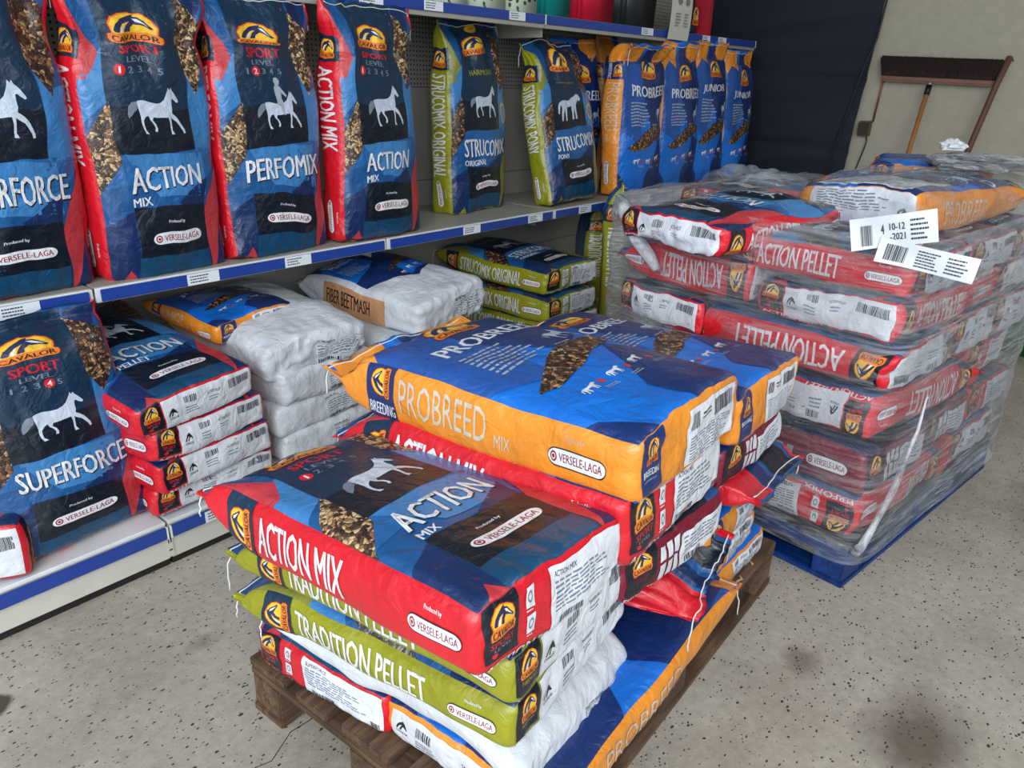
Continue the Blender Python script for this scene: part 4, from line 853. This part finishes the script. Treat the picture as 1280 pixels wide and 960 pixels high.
# crown of the stack
sack('sack with white label end crowning the left corner of the wrapped stack', AP, .37, .66, .090, pose(1.935, 1.06, .886, -104, 1.0, 0), res='hi', group=GS, bt=.028, amp=.009, twine=True, tw_side=1)
sack('orange-ended sack with a large white label on top of the wrapped stack', PBL, .377, .66, .110, pose(2.384, .700, .942, -104, 0, -2), res='hi', group=GS, bt=.022, amp=.006, twine=False)
sack('orange and blue sack at the far right top of the wrapped stack', PB, .36, .60, .095, pose(2.93, .42, .945, -12, 0, 0), res='mid', group=GS, bt=.01, amp=.009, twine=False)
sack('dark blue sack lying across the far top of the wrapped stack', PB, .36, .52, .070, pose(2.93, .64, 1.02, -78, 0, 0), res='mid', group=GS, bt=.015, amp=.008, twine=False)
sack('navy and red sack on the far back top of the wrapped stack', AM, .36, .56, .085, pose(2.50, 1.17, .900, -98, 0, 0), res='mid', group=GS, bt=.015, amp=.008, twine=False)

# stretch film
def stretch_mat(name='stretch_film', dens=1.0, zsc=26):
    m, nt, N, L, b = nodes(name); out = [n for n in N if n.type == 'OUTPUT_MATERIAL'][0]
    tc = N.new('ShaderNodeTexCoord'); mp = N.new('ShaderNodeMapping'); mp.inputs['Scale'].default_value = (2.2, 2.2, zsc); mp.inputs['Rotation'].default_value = (.16, .10, 0); L.new(tc.outputs['Object'], mp.inputs[0])
    n1 = tex(N, L, 'Noise', 2.2, mp.outputs[0], Detail=6.0, Distortion=1.2, Roughness=.65); n2 = tex(N, L, 'Noise', 11, tc.outputs['Object'], Detail=4.0, Distortion=2.0); n3 = tex(N, L, 'Noise', 3.2, tc.outputs['Object'], Detail=2.0)
    r1 = ramp(N, L, n1.outputs['Fac'], [(.42, (.02, .02, .02, 1)), (.70, (.62, .62, .62, 1))]); r2 = ramp(N, L, n3.outputs['Fac'], [(.35, (.25, .25, .25, 1)), (.7, (1, 1, 1, 1))])
    mu = N.new('ShaderNodeMath'); mu.operation = 'MULTIPLY'; L.new(r1.outputs[0], mu.inputs[0]); L.new(r2.outputs[0], mu.inputs[1])
    lw = N.new('ShaderNodeLayerWeight'); lw.inputs[0].default_value = .25
    ad = N.new('ShaderNodeMath'); ad.operation = 'MULTIPLY_ADD'; L.new(lw.outputs['Fresnel'], ad.inputs[0]); ad.inputs[1].default_value = .55; L.new(mu.outputs[0], ad.inputs[2])
    sc = N.new('ShaderNodeMath'); sc.operation = 'MULTIPLY_ADD'; sc.use_clamp = True; L.new(ad.outputs[0], sc.inputs[0]); sc.inputs[1].default_value = dens; sc.inputs[2].default_value = .04*dens
    tr = N.new('ShaderNodeBsdfTransparent'); tr.inputs[0].default_value = (.975, .98, .985, 1); mix = N.new('ShaderNodeMixShader')
    L.new(sc.outputs[0], mix.inputs[0]); L.new(tr.outputs[0], mix.inputs[1]); L.new(b.outputs[0], mix.inputs[2]); L.new(mix.outputs[0], out.inputs[0])
    b.inputs['Base Color'].default_value = (.76, .79, .82, 1); b.inputs['Roughness'].default_value = .13; b.inputs['Specular IOR Level'].default_value = 1.0
    bp = N.new('ShaderNodeBump'); bp.inputs['Strength'].default_value = .7; bp.inputs['Distance'].default_value = .02; a3 = N.new('ShaderNodeMath'); a3.operation = 'ADD'; L.new(n1.outputs['Fac'], a3.inputs[0]); L.new(n2.outputs['Fac'], a3.inputs[1])
    L.new(a3.outputs[0], bp.inputs['Height']); L.new(bp.outputs[0], b.inputs['Normal']); return m
msf = stretch_mat()
def shell():
    t = empty('stretch_film', 'clear stretch film wound around the sack stack on the blue pallet', 'stretch film', Matrix.Translation((*bl_(0, 0), 0)) @ Matrix.Rotation(ba, 4, 'Z'))
    nu = 190; zs = np.concatenate([np.linspace(.085, .93, 74), np.linspace(.935, .99, 8)]); V_ = []; cx, cy = .562, .475
    pos = []
    for z in zs:
        k = max(0, (z-.93)/.14); A, B_ = .572*(1-.10*k*k), .497*(1-.10*k*k)
        # hugs the sack courses: slightly drawn in at every joint
        crs = .007*abs(math.sin((z-.15)/.145*math.pi))
        for i in range(nu):
            th = 2*math.pi*i/nu; c_, s_ = math.cos(th), math.sin(th); n_ = 14; rr = (abs(c_)**n_+abs(s_)**n_)**(-1/n_)
            pos.append((cx+c_*rr*(A+crs), cy+s_*rr*(B_+crs), z))
    P0 = np.array(pos); cen = np.array([cx, cy, 0]); d = P0-cen; d[:, 2] = 0; d /= np.linalg.norm(d, axis=1)[:, None]
    q = P0*np.array([2.5, 2.5, 9]); P0 += d*((vnoise(q, 3)+.3)*.007+vnoise(P0*np.array([9, 9, 40]), 4)*.003+.004)[:, None]
    nz = len(zs); F_ = [(j*nu+i, j*nu+(i+1) % nu, (j+1)*nu+(i+1) % nu, (j+1)*nu+i) for j in range(nz-1) for i in range(nu)]
    mesh_obj('side_wrap', P0, F_, msf, t, smooth=True)
    # loose crumpled overlap drawn over the crown
    n = 96; u, v = np.meshgrid(np.linspace(.0, 1.13, n), np.linspace(-.01, .96, n)); u = u.ravel(); v = v.ravel()
    def bumpf(a, b, c, d, h, sft=.05): return h*(1/(1+np.exp(-(u-a)/sft*2)))*(1/(1+np.exp((u-b)/sft*2)))*(1/(1+np.exp(-(v-c)/sft*2)))*(1/(1+np.exp((v-d)/sft*2)))
    e = np.minimum.reduce([u/.08, (1.13-u)/.08, (v+.01)/.08, (.96-v)/.08]).clip(0, 1)
    pz = np.column_stack([u, v, u*0]); z = .955+bumpf(.34, 1.2, .06, .52, .125)+bumpf(-.3, .62, .60, 1.2, .055, .03)+bumpf(.5, 1.2, .5, 1.2, .045)-(1-e)**1.5*.03
    z += vnoise(pz*5, 6)*.008+np.abs(vnoise(pz*np.array([10, 22, 1]), 7))*.014+vnoise(pz*45, 9)*.003
    F_ = [(j*n+i, j*n+i+1, (j+1)*n+i+1, (j+1)*n+i) for j in range(n-1) for i in range(n-1)]
    mesh_obj('top_overlap', np.column_stack([u, v, z]), F_, stretch_mat('loose_film', .62, 9), t, smooth=True)
shell()
mcr = stretch_mat('crumpled_film', 1.9)
def crumple(name, label, cat, c, sz, mat, seed, n=30, amp=.35):
    P0 = []; 
    for j in range(n+1):
        for i in range(2*n): ph = math.pi*j/n; th = math.pi*i/n; P0.append((math.sin(ph)*math.cos(th), math.sin(ph)*math.sin(th), math.cos(ph)))
    P0 = np.array(P0); r = 1+np.abs(vnoise(P0*2.3+seed, seed))*amp*1.2+np.abs(vnoise(P0*6+seed, seed+2))*amp*.6-amp*.5; Q = P0*r[:, None]*np.array(sz); Q[:, 2] = np.maximum(Q[:, 2], -sz[2]*.4)
    m2 = 2*n; F_ = [(j*m2+i, j*m2+(i+1) % m2, (j+1)*m2+(i+1) % m2, (j+1)*m2+i) for j in range(n) for i in range(m2)]
    o = mesh_obj(name, Q, [f[::-1] for f in F_], mat, None, smooth=False); o.location = c; o['label'] = label; o['category'] = cat; return o
crumple('film_bundle', 'crumpled bundle of clear film at the back left of the wrapped stack', 'plastic film', (2.93, 1.20, .975), (.17, .09, .035), mcr, 3)
crumple('film_bundle', 'crumpled clear film on the far right top of the wrapped stack', 'plastic film', (2.98, .50, 1.105), (.22, .14, .028), mcr, 7)
crumple('paper_wad', 'crumpled white paper wad on top of the wrapped stack', 'paper', (3.0, .60, 1.15), (.05, .035, .022), plain('wad_paper', (226, 230, 234), .6), 5, 16, .5)
# rolled white film strand hanging at the left corner, tail of film at the near corner
mst = stretch_mat('rolled_film', 1.9, 3)
x_, y_ = bl_(-.045, .93)
o = tube('film_strand', [(2.065, 1.315, .93), (2.05, 1.30, .985), (2.035, 1.27, .955), (2.03, 1.22, .88), (2.015, 1.16, .835), (2.005, 1.125, .80)], .02, mst, None, 9, [.012, .02, .024, .022, .02, .012]); o['label'] = 'twisted white film strand hanging at the left corner of the wrapped stack'; o['category'] = 'plastic film'
pts = [(1.985, .410, .13), (1.975, .395, .16), (2.03, .385, .215), (2.10, .372, .30), (2.135, .368, .38), (2.16, .36, .46), (2.175, .36, .56)]
o = tube('film_tail', pts, .01, mst, None, 8, [.016, .012, .008, .009, .007, .005, .002]); o['label'] = 'twisted tail of film down the near corner of the wrapped stack'; o['category'] = 'plastic film'
# delivery labels stuck on the film
def sticker(label, c, wd, h, rot, yawd, seed, big=None):
    t = empty('delivery_label', label, 'label', Matrix.Translation(c) @ Matrix.Rotation(math.radians(yawd), 4, 'Z') @ Matrix.Rotation(math.radians(rot), 4, 'Y'), 'white delivery labels on the film')
    V_, F_ = [], []; n = 12
    def cv(a, b): return (a*wd, -.006*math.sin(a*5+b*2)-.010*abs(a)**2, b*h)
    for j in range(n+1):
        for i in range(n+1): V_.append(cv(i/n-.5, j/n-.5))
    n0 = len(V_); V_ += [(a, b+.0012, c_) for a, b, c_ in V_]
    for j in range(n):
        for i in range(n): q = (j*(n+1)+i, j*(n+1)+i+1, (j+1)*(n+1)+i+1, (j+1)*(n+1)+i); F_ += [q, tuple(k+n0 for k in q[::-1])]
    mesh_obj('label_sheet', V_, F_, plain('sticker_paper', (224, 230, 236), .4), t, smooth=True)
    V_, F_ = [], []
    def put(items, x0, z0, x1, z1):
        for (v, f), m, l in items:
            o = len(V_); V_.extend([tuple(np.array(cv(x0+a*(x1-x0)-.5, z0+b*(z1-z0)-.5))+np.array([0, -.0015, 0])) for a, b in v]); F_.extend([[k+o for k in q] for q in f])
    put(barcode(16, seed), .08, .15, .30, .8) if big is None else put(barcode(14, seed), .12, .10, .26, .75)
    if not big: put(lines(6, 'ink', seed), .40, .1, .66, .85)
    put(lines(5, 'ink', seed+1), .70, .12, .92, .85)
    if big:
        for s_, a, b, c_, d in big: put([(T(s_, .03), 'ink', 0)], a, b, c_, d)
    mesh_obj('label_print', V_, F_, plain('label_ink', (50, 52, 58), .6), t)
sticker('upper crooked delivery label on the film at the near corner', (1.945, .475, 1.015), .185, .075, -14, -78, 3, [('4', .36, .42, .40, .72), ('10-12', .46, .52, .64, .74), ('-2021', .46, .20, .64, .42), ('N', .36, .06, .40, .26)])
sticker('lower delivery label pointing right on the film at the near corner', (1.962, .395, .955), .215, .058, 8, -74, 9)

# ------------------------------------------------------------------ wall end: tarpaulin, cables, brooms
mtp = plain('tarpaulin_weave', (17, 25, 40), .65, bump=.3, bscale=260, var=.15)
V_ = []; nz_, ny_ = 90, 60
for j in range(nz_+1):
    z = .02+2.6*j/nz_
    for i in range(ny_+1):
        v = i/ny_; y0 = 1.62-.062*(z-.9)/.95; y = y0+(2.70-y0)*v
        seam = sum(math.exp(-((z-(zc+.06*(v-.5)))/.016)**2) for zc in (.98, 1.40, 1.88, 2.3)); 
        V_.append((5.16-.022*math.sin(z*7.3+v*1.2)*math.sin(v*3.1+.4)+.018*seam+.006*math.sin(z*38+v*5)*(.4+v), y, z))
n0 = len(V_); V_ += [(a+.003, b, c) for a, b, c in V_]; F_ = []
for j in range(nz_):
    for i in range(ny_): q = (j*(ny_+1)+i, j*(ny_+1)+i+1, (j+1)*(ny_+1)+i+1, (j+1)*(ny_+1)+i); F_ += [q[::-1], tuple(k+n0 for k in q)]
o = mesh_obj('tarpaulin', V_, F_, mtp, smooth=True); o['label'] = 'dark navy tarpaulin with sewn seams hanging on the end wall'; o['category'] = 'tarpaulin'
mcab = plain('black_cable', (18, 20, 24), .5)
o = tube('cable', [(5.12, 1.49, 2.3), (5.13, 1.535, 1.9), (5.13, 1.56, 1.6), (5.12, 1.60, 1.45), (5.12, 1.65, 1.2), (5.12, 1.70, .95), (5.12, 1.74, .6), (5.12, 1.76, .02)], .006, mcab, None, 6); o['label'] = 'long black cable running down the tarpaulin edge'; o['category'] = 'cable'
o = tube('cable', [(5.205, 1.545, 1.07), (5.2, 1.53, 1.03), (5.2, 1.535, .99), (5.205, 1.565, .86), (5.205, 1.60, .70), (5.205, 1.62, .3), (5.205, 1.62, .0)], .004, mcab, None, 6); o['label'] = 'thin black cable dropping from the socket box'; o['category'] = 'cable'
t = empty('socket_box', 'small brown socket box at the tarpaulin edge', 'socket', Matrix.Translation((5.22, 1.555, 1.10)))
box_obj('box_body', (-.045, -.035, -.045, 0, .035, .045), plain('brown_bakelite', (92, 70, 50), .5), t, .006); box_obj('box_lid', (-.052, -.028, -.035, -.045, .028, .035), plain('dark_bakelite', (50, 40, 34), .5), t, .002)
o = tube('copper_pipe', [(5.205, 1.515, 1.14), (5.205, 1.505, 1.30), (5.205, 1.495, 1.48)], .006, plain('copper', (150, 90, 54), .45, .6), None, 7); o['label'] = 'short copper pipe above the socket box'; o['category'] = 'pipe'
# push broom leaning head up against the wall
mh = plain('ash_handle', (176, 120, 72), .5, bump=.1); mbr = plain('broom_block_varnish', (136, 92, 76), .5); mbs = plain('dark_bristle', (46, 26, 24), .8)
t = empty('push_broom', 'wide push broom with dark bristles, head up against the wall', 'broom', Matrix.Translation((4.83, 1.22, 0)))
A0 = Vector((5.165, 1.500, 1.392)); B0 = Vector((5.165, .905, 1.372))
def L3(k): return A0.lerp(B0, k)
bm = bmesh.new(); box(bm, -.298, -.022, -.016, .298, .022, .016, bev=.010)
ob_ = bm_obj('broom_block', bm, mbr, t, False)
off = Vector((4.83, 1.22, 0)); mid = (A0+B0)/2-off; ang = math.atan2((B0-A0).z, (B0-A0).length)
ob_.location = mid; ob_.rotation_euler = (0, -ang, math.radians(-90))
V_, F_ = [], []; rd = random.Random(2); c_b = ob_.rotation_euler.to_matrix()
for i in range(5200):
    lx = rd.uniform(-.305, .305); ly = rd.uniform(-.020, .020); p0 = Vector((lx*.97, ly, .014)); fl_ = .098+rd.uniform(-.010, .012)
    p1 = Vector((lx*1.03+rd.uniform(-.006, .006), ly*1.9+rd.uniform(-.006, .006), .014+fl_)); wv = Vector((.0022, 0, 0)); 
    k = len(V_)
    for q in (p0-wv, p0+wv, p1+wv*.6, p1-wv*.6): V_.append(tuple(c_b @ q+mid))
    F_.append((k, k+1, k+2, k+3))
    k = len(V_); wv = Vector((0, .0018, 0))
    for q in (p0-wv, p0+wv, p1+wv*.6, p1-wv*.6): V_.append(tuple(c_b @ q+mid))
    F_.append((k, k+1, k+2, k+3))
br_ = mesh_obj('bristles', V_, F_, mbs, t); br_['kind'] = 'stuff'
bm = bmesh.new(); box(bm, -.292, -.022, .014, .292, .020, .070, bev=.008); o = bm_obj('bristle_core', bm, mbs, t); o.location = ob_.location; o.rotation_euler = ob_.rotation_euler
h1 = Vector((5.135, 1.222, 1.365))-off; h0 = Vector((4.70, 1.25, .012))-off; dr = (h1-h0).normalized()
tube('handle', [tuple(h0), tuple(h0.lerp(h1, .5)), tuple(h1-dr*.05)], .0135, mh, t, 10); tube('collar', [tuple(h1-dr*.065), tuple(h1-dr*.01)], .0165, mcab, t, 10); tube('ferrule', [tuple(h1-dr*.012), tuple(h1+dr*.01)], .011, plain('zinc_ferrule', (170, 165, 150), .4, .5), t, 10)
t = empty('broom_handle', 'dark brown wooden pole leaning right of the push broom', 'pole', Matrix.Translation((4.78, 1.0, 0)))
tube('pole', [(0, .03, .014), (.17, -.03, .7), (.345, -.115, 1.36), (.385, -.142, 1.508), (.386, -.1425, 1.512)], .016, plain('old_handle_wood', (104, 70, 50), .6), t, 10, [.014, .0155, .0165, .0165, .008])
t = empty('wall_hook', 'tiny screw hook beside the dark pole tip', 'hook', Matrix.Translation((5.22, .845, 1.49))); tube('shank', [(0, 0, 0), (-.03, 0, 0), (-.036, 0, .008)], .0025, plain('steel_hook', (70, 66, 60), .4, .6), t, 6)
# green drum far right behind the stack
t = empty('green_drum', 'green plastic drum on the floor behind the wrapped stack', 'drum', Matrix.Translation((4.86, .40, 0)))
mgd = plain('green_plastic', (18, 84, 26), .4); tube('drum_body', [(0, 0, .0), (0, 0, .01), (0, 0, .10), (0, 0, .2), (0, 0, .22)], .14, mgd, t, 28, [.12, .135, .145, .14, .135]); tube('drum_lid', [(0, 0, .221), (0, 0, .235)], .142, mgd, t, 28)
